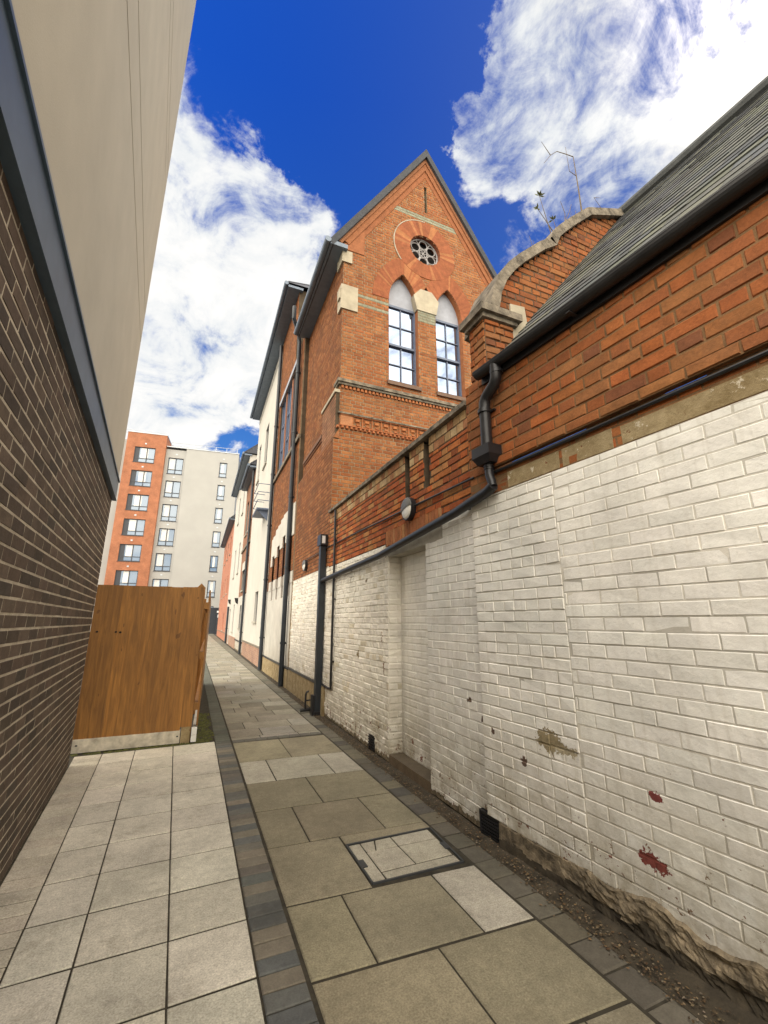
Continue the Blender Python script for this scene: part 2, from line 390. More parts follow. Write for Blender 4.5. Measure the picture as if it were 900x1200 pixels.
# block strip
st = MB(); y = .2
tones = [(.095, .10, .095), (.12, .118, .105), (.17, .152, .118), (.19, .168, .13), (.085, .09, .088), (.14, .13, .108), (.105, .11, .102), (.10, .105, .098), (.13, .128, .112)]
while y < 61:
    L = .105
    big = y > 7
    if big: L = .2
    c0 = (.10, .105, .085) if y > 6.5 else random.choice(tones)
    slab(st, [(.428, y), (.622, y), (.622, y + L), (.428, y + L)], .002, .006, col=jitter(c0, .12), gap=.003)
    y += L
x = .64
while x < 1.83:                                                # cross strip
    slab(st, [(x, 6.47), (min(x + .15, 1.84), 6.47), (min(x + .15, 1.84), 6.6), (x, 6.6)], .002, .006, col=jitter((.11, .105, .09), .15), gap=.003); x += .15
setting(st.build('kerb_strip', M['blue']))
# right path slabs
rp = MB(); TAN = (.235, .210, .145); PALE = (.36, .335, .275); FARS = (.27, .25, .195)
EDGE = 1.855
rws = [(-.1, .5, [1.25]), (.5, 1.12, [.95, 1.55]), (1.12, 1.72, [.95, 1.6]), (1.72, 2.28, [1.265]), (2.28, 2.85, [.955, 1.54]), (3.53, 4.18, [.94, 1.53]), (4.18, 4.87, [1.22]), (4.87, 5.59, [.93, 1.54]), (5.59, 6.46, [1.23])]
def prow(y0, y1, xs, tone, e=.006, x0=.636):
    ed = [x0] + xs + [EDGE]
    for j, (a, c_) in enumerate(zip(ed[:-1], ed[1:])):
        s_ = -.05
        tn = tone(j)
        slab(rp, [(a, y0 + s_ * (a - .64)), (c_, y0 + s_ * (c_ - .64)), (c_, y1 + s_ * (c_ - .64)), (a, y1 + s_ * (a - .64))], 0, e, col=jitter(tn, .13), gap=.0055, gy=.009)
for (y0, y1, xs) in rws:
    prow(y0, y1, xs, lambda j, y0=y0: PALE if (abs(y0 - 4.87) < .01 or (abs(y0 - 2.28) < .01 and j == 2)) else TAN)
# row holding the inspection tray
s_ = -.05
slab(rp, [(.636, 2.85), (1.155, 2.825), (1.155, 3.505), (.636, 3.53)], 0, .006, col=jitter(TAN, .05), gap=.005)
slab(rp, [(1.16, 3.365), (1.855, 3.36), (1.855, 3.47), (1.16, 3.505)], 0, .006, col=jitter(TAN, .08), gap=.004)
y = 6.605
first = True
while y < 60:
    d = .15 if first else random.choice([.38, .42, .45, .45]); first = False
    xs = sorted([random.uniform(.82, 1.05) + random.choice([0, .12]), random.uniform(1.35, 1.62)])
    if random.random() < .35: xs = [random.uniform(1.1, 1.35)]
    prow(y, y + d, xs, lambda j: random.choice([FARS, FARS, (.29, .275, .23), (.22, .205, .16)])); y += d
setting(rp.build('path', M['slab']))
# edging blocks by the right wall
eb = MB(); y = .0
while y < 61:
    L = .2
    o_ = .009 * max(0, y - 7.5)
    w = random.uniform(-.006, .006)
    tone = random.choice([(.105, .095, .075), (.12, .11, .085), (.085, .08, .068), (.14, .125, .09)]) if y < 7 else random.choice([(.16, .15, .115), (.13, .125, .1)])
    slab(eb, [(1.865, y), (2.04 + o_ + w, y), (2.04 + o_ + w, y + L), (1.865, y + L)], random.uniform(-.004, .003), .008, col=jitter(tone, .12), gap=.004); y += L
setting(eb.build('edging_blocks', M['blue']))
gu = MB()
for k in range(130):
    y0, y1 = k * .1, k * .1 + .1
    z0 = [random.uniform(-.012, .006) for _ in range(3)]
    gu.quad((2.03, y0, -.006), (2.11, y0, .004 + .006 * math.sin(k * 1.7)), (2.11, y1, .004 + .006 * math.sin(k * 1.7 + 1.7)), (2.03, y1, -.006))
    gu.quad((2.11, y0, .004 + .006 * math.sin(k * 1.7)), (2.30, y0, .025), (2.30, y1, .025), (2.11, y1, .004 + .006 * math.sin(k * 1.7 + 1.7)))
setting(gu.build('earth_margin', M['earth']))
# leaf litter, countless
lf = MB()
for k in range(5200):
    y = random.uniform(.4, 9.5) if random.random() < .8 else random.uniform(9, 22)
    x = random.gauss(2.075, .045) + .009 * max(0, y - 7.5)
    if x < 1.9 or x > 2.16 + .009 * max(0, y - 7.5): continue
    s = random.uniform(.003, .010) * (1.4 if random.random() < .1 else 1)
    a = random.uniform(0, 6.3); t1 = random.uniform(-.5, .5)
    c0 = random.choice([(.14, .09, .045), (.09, .055, .028), (.17, .125, .075), (.06, .042, .026), (.17, .14, .10), (.11, .08, .045), (.07, .05, .03), (.05, .036, .024)])
    zc = .006 + max(0, x - 2.04) * .13 + random.uniform(0, .006)
    du = V((math.cos(a), math.sin(a), t1 * .5)) * s; dv = V((-math.sin(a), math.cos(a), random.uniform(-.4, .4))) * s * random.uniform(.4, .9)
    c = V((x, y, zc)); up = V((0, 0, s * .35))
    lf.add([c - du, c - dv, c + du, c + dv, c + up], [(0, 1, 4), (1, 2, 4), (2, 3, 4), (3, 0, 4), (3, 2, 1, 0)], 0, jitter(c0, .25))
o = setting(lf.build('leaf_litter', M['leaf']), 'stuff')
ms = MB()
for k in range(420):
    if random.random() < .55: x, y = random.gauss(.3, .07), random.uniform(6.7, 8.6)
    else: x, y = random.uniform(-1.2, .4), random.gauss(6.69, .035)
    if x > .42: continue
    s = random.uniform(.012, .035); h = s * random.uniform(.3, .7)
    n = 6; ring = [V((x + s * math.cos(6.283 * i / n) * random.uniform(.7, 1.2), y + s * math.sin(6.283 * i / n) * random.uniform(.7, 1.2), -.004)) for i in range(n)]
    ms.add(ring + [V((x, y, h))], [(i, (i + 1) % n, n) for i in range(n)], 0, (1, 1, 1))
setting(ms.build('moss', M['moss']), 'stuff')

# ------------------------------------------------------------------ inspection cover
ic = empty('inspection_cover', (1.5, 3.1, 0))
tag(ic, 'square recessed inspection cover with cracked pale slab infill set in the path', 'manhole cover')
m = MB()
qa, qb, qc, qd = (1.165, 2.855), (1.812, 2.845), (1.842, 3.352), (1.165, 3.36)
def lerp2(a, b, t): return (a[0] + (b[0] - a[0]) * t, a[1] + (b[1] - a[1]) * t)
def bar(mb, a, b, w, z0=-.03, z1=.003, mat=0, col=(1, 1, 1)):
    a, b = V((*a, 0)), V((*b, 0)); n = V((0, 0, 1)).cross(b - a).normalized() * w / 2
    p = [a - n, b - n, b + n, a + n]
    mb.hexa([q + V((0, 0, z0)) for q in p] + [q + V((0, 0, z1)) for q in p], mat, col)
for a, c_ in ((qa, qb), (qb, qc), (qc, qd), (qd, qa)): bar(m, a, c_, .014)
m.build('frame', M['steel'], ic)
for t_, (a, c_) in ((.55, (qd, qa)), (.45, (qb, qc))):
    p0, p1 = lerp2(a, c_, t_ - .09), lerp2(a, c_, t_ + .09); inx = .022 if a == qd else -.022
    m = MB(); bar(m, (p0[0] + inx, p0[1]), (p1[0] + inx, p1[1]), .034, -.03, .0045); m.build('lifting_keyway', M['steel'], ic)
m = MB(); PL = (.37, .345, .275)
xi0, xi1, yi0, yi1 = 1.174, 1.826, 2.864, 3.343
for q in ([(xi0, yi0 + .0), (xi0 + .085, yi0 + .0), (xi0 + .085, yi1), (xi0, yi1)],
          [(xi0 + .09, yi0), (1.80, yi0), (1.80, yi0 + .085), (xi0 + .09, yi0 + .085)],
          [(xi0 + .09, yi0 + .09), (1.51, yi0 + .09), (1.50, 3.20), (xi0 + .09, 3.215)], [(1.515, yi0 + .09), (1.795, yi0 + .09), (1.81, 3.19), (1.505, 3.20)],
          [(xi0 + .09, 3.222), (1.33, 3.208), (1.37, yi1), (xi0 + .09, yi1)], [(1.336, 3.208), (1.50, 3.206), (1.50, yi1), (1.376, yi1)], [(1.505, 3.206), (1.81, 3.196), (1.815, yi1), (1.505, yi1)]):
    slab(m, q, -.001, .004, .025, jitter(PL, .05), .002)
m.build('slab_infill', M['slab'], ic)

# ------------------------------------------------------------------ left building
lb = empty('cream_clad_building', FL.p(0, 0)); tag(lb, 'building with dark brick ground floor, blue grey beam and tall cream upper wall', 'building')
m = MB(); UE = 1.58
bricks(m, FL, -8.25, UE, 0, 3.09, DARKP, course=.0755, proud=.0022, joint=.0125, pj=.0006, e=.002)
FLE = Frame(FL.p(UE, 0), -FL.n, FL.u)
bricks(m, FLE, 0, 3, 0, 3.09, DARKP, course=.0755, proud=.0022, joint=.0125, pj=.0006, e=.002)
FLN = Frame(FL.p(-8.25, 0, -3), FL.n, -FL.u)
bricks(m, FLN, 0, 3, 0, 3.09, DARKP, course=.0755, proud=.0022, joint=.0125, pj=.0006, e=.002)
m.quad(FL.p(-8.25, 0, -3), FL.p(UE, 0, -3), FL.p(UE, 3.09, -3), FL.p(-8.25, 3.09, -3), 1)
m.build('brick_wall', [M['darkb'], M['mort_pale']], lb, recalc=False)
m = MB()
P = FL.p
U0 = -8.25  # unseen length behind the camera, extended to dim the near right wall
m.fbox(FL, U0 - .1, UE + .05, 3.075, 3.315, -3, .042); m.fbox(FL, U0 - .12, UE + .06, 3.062, 3.075, -3, .05); m.fbox(FL, U0 - .12, UE + .06, 3.312, 3.33, -3, .056)
m.build('beam', M['beam'], lb)
m = MB(); rake = lambda u: 6.0 + (u + 3.0) * 1.75          # invented unseen roofline, sloped low near the camera to let light in
def panel(za, zb, d, u0_, u1_, ins=0.):
    pts = []
    def clipu(z): return max(u0_, -3.0 + (z - 6.0) / 1.75)
    ua, ub = clipu(za), clipu(zb)
    if ua >= u1_: return
    pts = [(ua, za), (u1_, za), (u1_, min(zb, rake(u1_)))]
    if zb < rake(u1_): pts.append((ub, zb))
    if za < rake(u0_): pts.append((u0_, min(rake(u0_), zb)))
    m.prism([FL.p(u, z, d) for u, z in pts], -FL.n * (3 + d))
zj = [3.33, 5.40, 5.86, 8.10, 8.42, 16.5]
for a, c_ in zip(zj[:-1], zj[1:]): panel(a + (.012 if a > 4 else 0), c_ - .012, .036, U0, UE + .03)
panel(3.34, 16.4, .026, U0 + .02, UE + .015)
m.build('render_wall', M['cream'], lb)
m = MB(); m.prism([FL.p(U0 - .05, rake(U0) - .05, .13), FL.p(UE + .08, rake(UE + .08) - .0, .13), FL.p(UE + .08, rake(UE + .08) + .1, .13), FL.p(U0 - .05, rake(U0) + .08, .13)], -FL.n * 3.2); m.build('parapet_cap', M['alu'], lb)  # cap follows the invented slope, out of view

# ------------------------------------------------------------------ wooden screen
ws = empty('fence_panel', (-.5, 6.7, 0)); tag(ws, 'tall orange brown close boarded wooden panel closing the gap beside the dark brick wall', 'fence')
FF = Frame((0, 6.7, 0), (1, 0, 0), (0, -1, 0))
m = MB(); x = -1.19; k = 0
while x < .105:
    w = min(.146, .115 - x); zt = 2.015 + random.uniform(-.006, .006)
    m.fbox(FF, x, x + w + .005, .15 + (0.05 if x > -.1 else 0) + random.uniform(-.012, .012), zt, .0 + .006 * (k % 2), .016 + .006 * (k % 2), 0, (random.random(),) * 3); x += w; k += 1
m.build('board', M['wood'], ws)
for (kx, kz) in ((-1.115, 1.42), (-.905, 1.415), (-.855, 1.41)):
    m = MB(); m.prism([FF.p(kx + .015 * math.cos(i * .7), kz + .012 * math.sin(i * .7), .015) for i in range(9)], FF.n * .0108); m.build('knot_hole', M['dark'], ws)
m = MB()
for z in (.45, 1.1, 1.75): m.fbox(FF, -1.18, .10, z, z + .09, -.045, -.002, 0, (.4,) * 3)
m.build('rail', M['wood'], ws)
m = MB(); m.fbox(FF, -1.185, -.01, .015, .165, -.03, .027); m.build('gravel_board', plain('pale_gravel_board', (.50, .46, .38), .9, var=.35, vscale=9, bdist=.004), ws)
for bx_ in (-1.14, -.04):
    m = MB(); m.fbox(FF, bx_ - .012, bx_ + .012, .09, .105, .026, .031); m.build('bolt', M['steel'], ws)
m = MB(); m.box(.02, .11, 6.75, 6.84, 0, 2.03, 0, (.6,) * 3); m.prism([(.02, 6.75, 2.03), (.11, 6.75, 2.03), (.065, 6.75, 2.08)], (0, .09, 0), 0, (.6,) * 3); m.build('post', M['wood'], ws)
m = MB(); m.box(.0, .11, 6.685, 6.80, 0, .20); m.build('concrete_post_foot', M['cement'], ws)
sf = empty('fence_panel', (.3, 9.5, 0)); tag(sf, 'narrow run of wooden fence seen edge on beside the path, behind the boarded panel', 'fence')
FS = Frame((.175, 6.72, 0), (.036, 1, 0), (1, -.036, 0))
m = MB(); u = 0
while u < 5.6:
    m.fbox(FS, u, u + .14, .2, 1.98 + random.uniform(-.01, .01), 0, .02, 0, (random.random(),) * 3); u += .148
m.build('board', M['wood'], sf)
m = MB()
for z in (.4, 1.05, 1.72): m.fbox(FS, -.05, 5.6, z, z + .09, -.05, 0, 0, (.3,) * 3)
m.build('rail', M['wood'], sf)
for u in (0, 1.85, 3.7, 5.5):
    m = MB(); m.fbox(FS, u + .06, u + .15, 0, 1.95, -.15, -.055, 0, (.5,) * 3); m.build('post', M['wood'], sf)
m = MB(); m.fbox(FS, 0, 5.6, .01, .19, -.04, .012); m.build('gravel_board', M['conc'], sf)
m = MB()
for z in (.02, .105): m.box(.125, .19, 6.64, 6.715, z, z + .08)
o = m.build('edging_brick', M['plast']); tag(o, 'two small white painted bricks stacked at the foot of the wooden post', 'brick')

# ------------------------------------------------------------------ outbuilding (right, near)
ob = empty('brick_outbuilding', (3.4, 1.4, 0)); tag(ob, 'low outbuilding, white painted below and red brick above, with slate roof and black gutter', 'building')
UB0 = -4.2
m = MB()
ventU = (.245, .455)
def dirtrow(): k = random.uniform(.55, 1.); return (k, k * .97, k * .92)
def sp_near(z):
    s = [(UB0, .36)]
    return s
def wcol(u, z): return jitter((1, 1, 1), .035)
bricks(m, FB, UB0, -.52, .16, 2.565, wcol, spans=sp_near, course=.0785, ln=.236, joint=.0045, proud=.0024, jit=.0016, pj=.0014, e=.0045, mcol=dirtrow)
bricks(m, FB, -.52, .36, .16, 2.565, wcol, spans=sp_near, course=.077, ln=.225, joint=.006, proud=.0040, jit=.0025, pj=.0025, e=.0045, bond='garden', mcol=dirtrow)
def plin(u, z): return (.62, .58, .52)
# broken plinth at the foot
P = FB.p
from mathutils import noise as mn
nu = int((.36 - UB0) / .015); nz = 14
def pl(i, k):
    u = UB0 + i * .015; f = k / nz
    a = .5 + .5 * max(-1, min(1, (-.42 - u) * 5))               # deep broken plinth only towards the viewer
    h = (.16 + .03 * a) + .05 * mn.noise(V((u * 4, 3.1, 0))) * a + .018 * mn.noise(V((u * 17, 1.2, 0)))
    prof_ = (.010 + .016 * mn.noise(V((u * 2.2, f * 1.2, 4))) + .008 * (f > .38)) * a + .012 * (1 - f)
    dsp = .017 * mn.fractal(V((u * 14, f * 4.5, 7.7)), .7, 2.1, 6) * (a * .9 + .1)
    return P(u, h * f, max(.004 if k < nz else -.002, prof_ + dsp) if k < nz else -.004)
for i in range(nu):
    u = UB0 + i * .015
    if u > ventU[0] - .02 and u < ventU[1] - .001: continue
    for k in range(nz): m.quad(pl(i, k), pl(i + 1, k), pl(i + 1, k + 1), pl(i, k + 1), 3 if k / nz + .25 * mn.noise(V((u * 9, 0, 1))) < .34 else 2)  # dark foot band in earth colour paints the shadow at ground level
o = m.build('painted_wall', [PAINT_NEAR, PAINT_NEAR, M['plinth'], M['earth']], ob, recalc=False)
m = MB()
# cement band, corbel and red brick
for (a, c_) in ((UB0, -1.05), (-1.0, -.62), (-.60, -.1)):
    m.cut(FB, a, c_, 2.567, 2.70 if a > -1.1 else 2.69, -.01, .004, .004, 2, (1, 1, 1), .002)
bricks(m, FB, UB0, .36, 2.565, 2.765, NEARP, course=.066, ln=.235, proud=.001, jit=.001, bond='flemish', e=.003)
bricks(m, Frame(FB.p(0, 0, .028), FB.u, FB.n), UB0, .12, 2.775, 2.85, NEARP, course=.075, ln=.25, proud=.006, jit=.003, pj=.003, e=.005)
m.quad(P(UB0, 2.775, 0), P(.12, 2.775, 0), P(.12, 2.775, .03), P(UB0, 2.775, .03), 1); m.quad(P(UB0, 2.85, 0), P(.12, 2.85, 0), P(.12, 2.85, .03), P(UB0, 2.85, .03), 1)
bricks(m, FB, UB0, .36, 2.765, 3.68, NEARP, course=.0905, ln=.262, proud=.0065, jit=.0022, pj=.002, bond='flemish', e=.006, joint=.0105)
# rear and ends
m.quad(P(UB0, 0, 0), P(UB0, 0, -5), P(UB0, 3.7, -5), P(UB0, 3.7, 0), 1); m.quad(P(UB0, 0, -5), P(.3, 0, -5), P(.3, 3.7, -5), P(UB0, 3.7, -5), 1)
m.add([P(UB0, 3.7, 0), P(UB0, 3.7, -5), P(UB0, 6.58, -2.4)], [(0, 1, 2)], 1)
m.build('brick_wall', [M['red'], M['mort_brown'], M['cement']], ob, recalc=False)
m = MB(); m.tube([P(UB0, 2.735, .018), P(.1, 2.735, .018)], .012, 8); m.build('cable', M['black'], ob, True)
# grille
m = MB(); m.fbox(FB, ventU[0], ventU[1], .0, .172, -.09, -.016)
for k in range(7): m.fbox(FB, ventU[0] + .008, ventU[1] - .008, .014 + k * .022, .026 + k * .022, -.016, -.004)
m.fbox(FB, ventU[0] - .006, ventU[0] + .008, 0, .172, -.03, .001); m.fbox(FB, ventU[1] - .008, ventU[1] + .006, 0, .172, -.03, .001); m.fbox(FB, ventU[0] + .008, ventU[1] - .008, .160, .172, -.03, .001)
m.build('air_vent', M['black'], ob)
# slate roof
m = MB(); ex, sl = .165, math.atan2(2.92, 2.38)
Zr = lambda d: 3.745 + d * math.tan(sl)          # d = distance behind the wall face
def roofp(u, s, lift): # s up the slope from the eaves (overhang .06)
    d = -.06 + s * math.cos(sl); return FB.p(u, 3.675 + .028 * u * max(0, 1 - s / 3.8) + (d) * math.tan(sl) + lift * math.cos(sl), -d + lift * math.sin(sl))
nr = 23
for r in range(nr):
    u = UB0 - (r % 2) * .12
    while u < .1:
        u1 = u + .24; a, c_ = max(u, UB0), min(u1, .085)
        if c_ - a > .02:
            l0 = .014 + random.uniform(0, .007); j = random.uniform(-.008, .008)
            A = [roofp(a + .002, r * ex + j, l0), roofp(c_ - .002, r * ex + j, l0), roofp(c_ - .002, (r + 1) * ex + .06, .006), roofp(a + .002, (r + 1) * ex + .06, .006)]
            Bm = [roofp(a + .002, r * ex + j, l0 - .009), roofp(c_ - .002, r * ex + j, l0 - .009), roofp(c_ - .002, (r + 1) * ex + .06, -.002), roofp(a + .002, (r + 1) * ex + .06, -.002)]
            m.hexa(Bm + A, 0, jitter(random.choice([(.085, .09, .088), (.10, .105, .095), (.075, .08, .085), (.12, .125, .10)]), .15))
        u = u1
SL = nr * ex
m.quad(roofp(UB0, SL + .02, 0), roofp(.08, SL + .02, 0), FB.p(.08, 3.7, -5), FB.p(UB0, 3.7, -5), 0, (.09, .095, .09))
m.tube([roofp(UB0, SL + .05, .03), roofp(.08, SL + .05, .03)], .075, 10, 0, (.075, .08, .08))
m.build('slate_roof', M['slate'], ob, recalc=True)
# gutter: half round with fascia
m = MB(); n = 10
gu0, gu1 = UB0, .10
GZ, GD, GR = 3.65, .078, .052
def gp(u, dz, d): return P(u, GZ + .028 * u + dz, d)
def gbox(u0, u1, z0, z1, d0, d1):
    m.hexa([gp(u0, z0, d0), gp(u1, z0, d0), gp(u1, z0, d1), gp(u0, z0, d1), gp(u0, z1, d0), gp(u1, z1, d0), gp(u1, z1, d1), gp(u0, z1, d1)])
for i in range(n):
    a0, a1 = math.pi + math.pi * i / n, math.pi + math.pi * (i + 1) / n
    for rr, fl in ((GR, 0), (GR - .006, 1)):
        q = [gp(gu0, rr * math.sin(a0), GD + rr * math.cos(a0)), gp(gu1, rr * math.sin(a0), GD + rr * math.cos(a0)), gp(gu1, rr * math.sin(a1), GD + rr * math.cos(a1)), gp(gu0, rr * math.sin(a1), GD + rr * math.cos(a1))]
        m.quad(*(q if not fl else q[::-1]))
gbox(gu0, gu1, .0, .009, GD - GR - .002, GD - GR + .008); gbox(gu0, gu1, .0, .009, GD + GR - .008, GD + GR + .002)
m.add([gp(gu1, GR * math.sin(math.pi + math.pi * i / n), GD + GR * math.cos(math.pi + math.pi * i / n)) for i in range(n + 1)], [tuple(range(n + 1))])
gbox(gu0, gu1, -.085, .012, .007, GD - GR + .004)
for u in (-.9, -2.2, -3.1): gbox(u, u + .03, -.058, -.05, .01, .12)
m.build('gutter', M['gutter'], ob, recalc=False)
# downpipe with swan neck, hopper and the long sloping branch
dp = MB()
dp.tube([P(-.13, 3.63, .078), P(-.13, 3.55, .078), P(-.125, 3.50, .077), P(-.10, 3.46, .074), P(-.02, 3.42, .068), P(.02, 3.395, .066), P(.042, 3.36, .065), P(.045, 3.30, .065), P(.045, 2.93, .065)], .047, 16)
for (u, z) in ((-.13, 3.54), (.045, 3.26)): dp.tube([P(u, z, .072), P(u, z + .03, .072)], .055, 16)
dp.fbox(FB, -.03, .12, 3.27, 3.285, -.005, .03)
dpo = dp.build('downpipe', M['black'], ob, True)
m = MB(); hu = .045
m.hexa([P(hu - .075, 2.80, .02), P(hu + .075, 2.80, .02), P(hu + .075, 2.80, .11), P(hu - .075, 2.80, .11), P(hu - .105, 2.86, .005), P(hu + .105, 2.86, .005), P(hu + .105, 2.86, .145), P(hu - .105, 2.86, .145)])
m.fbox(FB, hu - .105, hu + .105, 2.86, 2.945, .005, .145); m.build('hopper', M['black'], dpo)
m = MB(); m.tube([P(hu, 2.81, .06), P(hu, 2.74, .06), P(hu - .005, 2.70, .062), P(hu - .03, 2.64, .065), P(hu - .04, 2.60, .066)], .036, 14)
for z in (2.755, 2.775): m.tube([P(hu, z, .06), P(hu, z + .01, .06)], .042, 14)
m.build('bend', M['black'], dpo, True)
m = MB(); m.tube([(2.10, 2.64, 2.605), (2.10, 2.72, 2.575), (2.10, 3.2, 2.51), (2.10, 5.0, 2.36), (2.10, 7.66, 2.27)], .042, 14)
for yy in (3.05, 4.6, 6.2): m.box(2.08, 2.17, yy, yy + .03, 2.51 - (yy - 3.05) * .07, 2.535 - (yy - 3.05) * .07)
m.build('branch_pipe', M['black'], dpo, True)
# stepped, curved end parapet above the roof
prof = [(2.35, 4.30), (2.42, 4.62), (2.50, 4.80), (2.62, 4.97), (2.76, 5.12), (2.92, 5.27), (3.06, 5.40), (3.16, 5.47), (3.24, 5.53), (3.31, 5.68), (3.40, 5.78), (3.60, 5.98), (3.88, 6.24), (4.72, 6.60)]
FP = Frame((0, 2.78, 0), (1, 0, 0), (0, -1, 0))
def sp_par(z):
    # left boundary x at height z
    if z < 4.30: xl = 2.35
    else:
        xl = 4.7
        for (a, za), (c_, zc) in zip(prof[:-1], prof[1:]):
            if za <= z <= zc: xl = a + (c_ - a) * (z - za) / (zc - za); break
    return [(xl, 4.75)] if xl < 4.73 else []
m = MB(); bricks(m, FP, 2.3, 4.75, 3.6, 6.66, NEARP, spans=sp_par, bond='english', proud=.006, jit=.003, pj=.004, e=.005)
outl = [(2.35, 3.6)] + prof + [(4.75, 3.6)]
m.add([(x, 2.80, z) for x, z in outl] , [tuple(range(len(outl)))], 1)
m.add([(x, 3.08, z) for x, z in outl] , [tuple(range(len(outl)))[::-1]], 1)
o = m.build('parapet_wall', [M['old'], M['mort_dark']], ob, recalc=False)
m = MB()
for (a, za), (c_, zc) in zip(prof[:-1], prof[1:]):
    nx, nz = -(zc - za), (c_ - a); L = math.hypot(nx, nz); nx, nz = nx / L, nz / L; w = .10
    p = [(a, za), (c_, zc), (c_ + nx * w, zc + nz * w), (a + nx * w, za + nz * w)]
    oy = 2.72 - .0017 * (int(a * 1000) % 5); m.prism([(q[0], oy, q[1]) for q in p], (0, .42, 0))
for i in range(1, len(prof) - 1):                             # close the open mitres on the outside
    (a0, z0), (a, za), (c_, zc) = prof[i - 1], prof[i], prof[i + 1]
    def nn(p, q): L = math.hypot(q[0] - p[0], q[1] - p[1]); return (-(q[1] - p[1]) / L, (q[0] - p[0]) / L)
    n1, n2 = nn(prof[i - 1], prof[i]), nn(prof[i], prof[i + 1])
    if n1[0] * n2[1] - n1[1] * n2[0] < -1e-4:
        m.prism([(a, 2.7205, za), (a + n1[0] * .099, 2.7205, za + n1[1] * .099), (a + n2[0] * .099, 2.7205, za + n2[1] * .099)], (0, .419, 0))
m.build('coping', M['cap'], o)
m = MB(); m.prism([(2.54, 2.755, 4.12), (2.74, 2.755, 4.36), (2.72, 2.755, 4.58), (2.54, 2.755, 4.56)], (0, .02, 0)); m.build('cement_patch', M['stone'], o)
m = MB()
PX0, PX1, PY0, PY1 = 2.205, 2.54, 2.75, 2.98
FP2 = Frame((0, PY0, 0), (1, 0, 0), (0, -1, 0)); FP3 = Frame((PX0, 0, 0), (0, 1, 0), (-1, 0, 0))
bricks(m, FP2, PX0, PX1, 3.55, 4.28, NEARP, bond='english', proud=.011, jit=.0035, pj=.004, e=.006); bricks(m, FP3, PY0, PY1, 3.5, 4.28, NEARP, bond='english', proud=.011, jit=.0035, pj=.004, e=.006)
m.quad((PX1, PY0, 3.5), (PX1, PY1, 3.5), (PX1, PY1, 4.28), (PX1, PY0, 4.28), 1); m.quad((PX0, PY1, 3.5), (PX1, PY1, 3.5), (PX1, PY1, 4.28), (PX0, PY1, 4.28), 1)
o = m.build('corner_pier', [M['old'], M['mort_dark']], ob, recalc=False)
m = MB(); m.box(PX0 - .035, PX1 + .035, PY0 - .035, PY1 + .035, 4.28, 4.325); m.box(PX0 - .07, PX1 + .07, PY0 - .07, PY1 + .07, 4.325, 4.40)
m.hexa([(PX0 - .07, PY0 - .07, 4.40), (PX1 + .07, PY0 - .07, 4.40), (PX1 + .07, PY1 + .07, 4.40), (PX0 - .07, PY1 + .07, 4.40), (PX0 + .1, PY0 + .1, 4.46), (PX1 - .1, PY0 + .1, 4.46), (PX1 - .1, PY1 - .1, 4.46), (PX0 + .1, PY1 - .1, 4.46)])
m.build('cap_stone', M['cap'], o)

# weeds on the parapet
def weed(base, stems, label, leafy=False):
    w = empty('weed', base); tag(w, label, 'weed')
    m = MB()
    clusters = []
    for pts, r in stems:
        P3 = [V(base) + V(p) for p in pts]
        m.tube(P3, [r * (1 - .6 * i / (len(P3) - 1)) for i in range(len(P3))], 5)
        if leafy:
            tip = P3[-1]; lm = MB(); clusters.append(lm)
            for k in range(9):
                a = random.uniform(0, 6.28); d = V((math.cos(a), math.sin(a) * .6, random.uniform(-.2, .9))).normalized() * random.uniform(.04, .075)
                s = d.cross(V((.3, 1, .2))).normalized() * .011
                lm.add([tip, tip + d * .5 + s, tip + d, tip + d * .5 - s, tip + d * .5 + V((0, .005, .004))], [(0, 1, 4), (1, 2, 4), (2, 3, 4), (3, 0, 4), (0, 3, 2, 1)])
    m.build('stem', M['stem'], w)
    for lm in clusters: lm.build('leaf_cluster', M['moss'], w)
weed((3.95, 2.9, 6.40), [([(0, 0, 0), (.0, 0, .5), (-.01, 0, 1.0)], .011), ([(-.01, 0, 1.0), (-.15, 0, .97), (-.3, 0, .93), (-.42, 0, .80), (-.55, 0, .6)], .006), ([(0, 0, .68), (-.12, 0, .70), (-.13, 0, 1.1)], .005),
     ([(-.42, 0, .80), (-.55, 0, .95)], .005)], 'tallest dead weed with a bent bare stem on the stepped parapet')
weed((4.1, 2.9, 6.44), [([(0, 0, 0), (.2, 0, .16), (.45, 0, .30), (.75, 0, .36), (.76, 0, .5)], .006), ([(.35, 0, .05), (.25, 0, .28), (.12, 0, .42)], .005), ([(.12, 0, .42), (.25, 0, .48)], .004)], 'dead weed leaning right with arching bare stems where the parapet meets the slate roof')
weed((3.62, 2.9, 6.12), [([(0, 0, 0), (.03, 0, .22), (-.02, 0, .38)], .006), ([(.02, 0, .1), (.12, 0, .3), (.16, 0, .42)], .005), ([(.1, 0, .08), (.14, 0, .3)], .004), ([(.2, 0, .1), (.22, 0, .36)], .004)], 'short cluster of dry upright stems on the parapet slope')
weed((3.38, 2.9, 5.9), [([(0, 0, 0), (-.06, 0, .25), (-.12, 0, .52)], .006), ([(.05, 0, .04), (-.08, 0, .2), (-.17, 0, .30)], .006), ([(.1, 0, .08), (.06, 0, .25)], .005)], 'leafy green weed rooted in the parapet coping', True)
weed((3.1, 2.9, 5.5), [([(0, 0, 0), (-.04, 0, .14), (-.07, 0, .25)], .004), ([(.03, 0, 0), (-.02, 0, .2)], .003)], 'smallest dry weed low on the curved parapet')

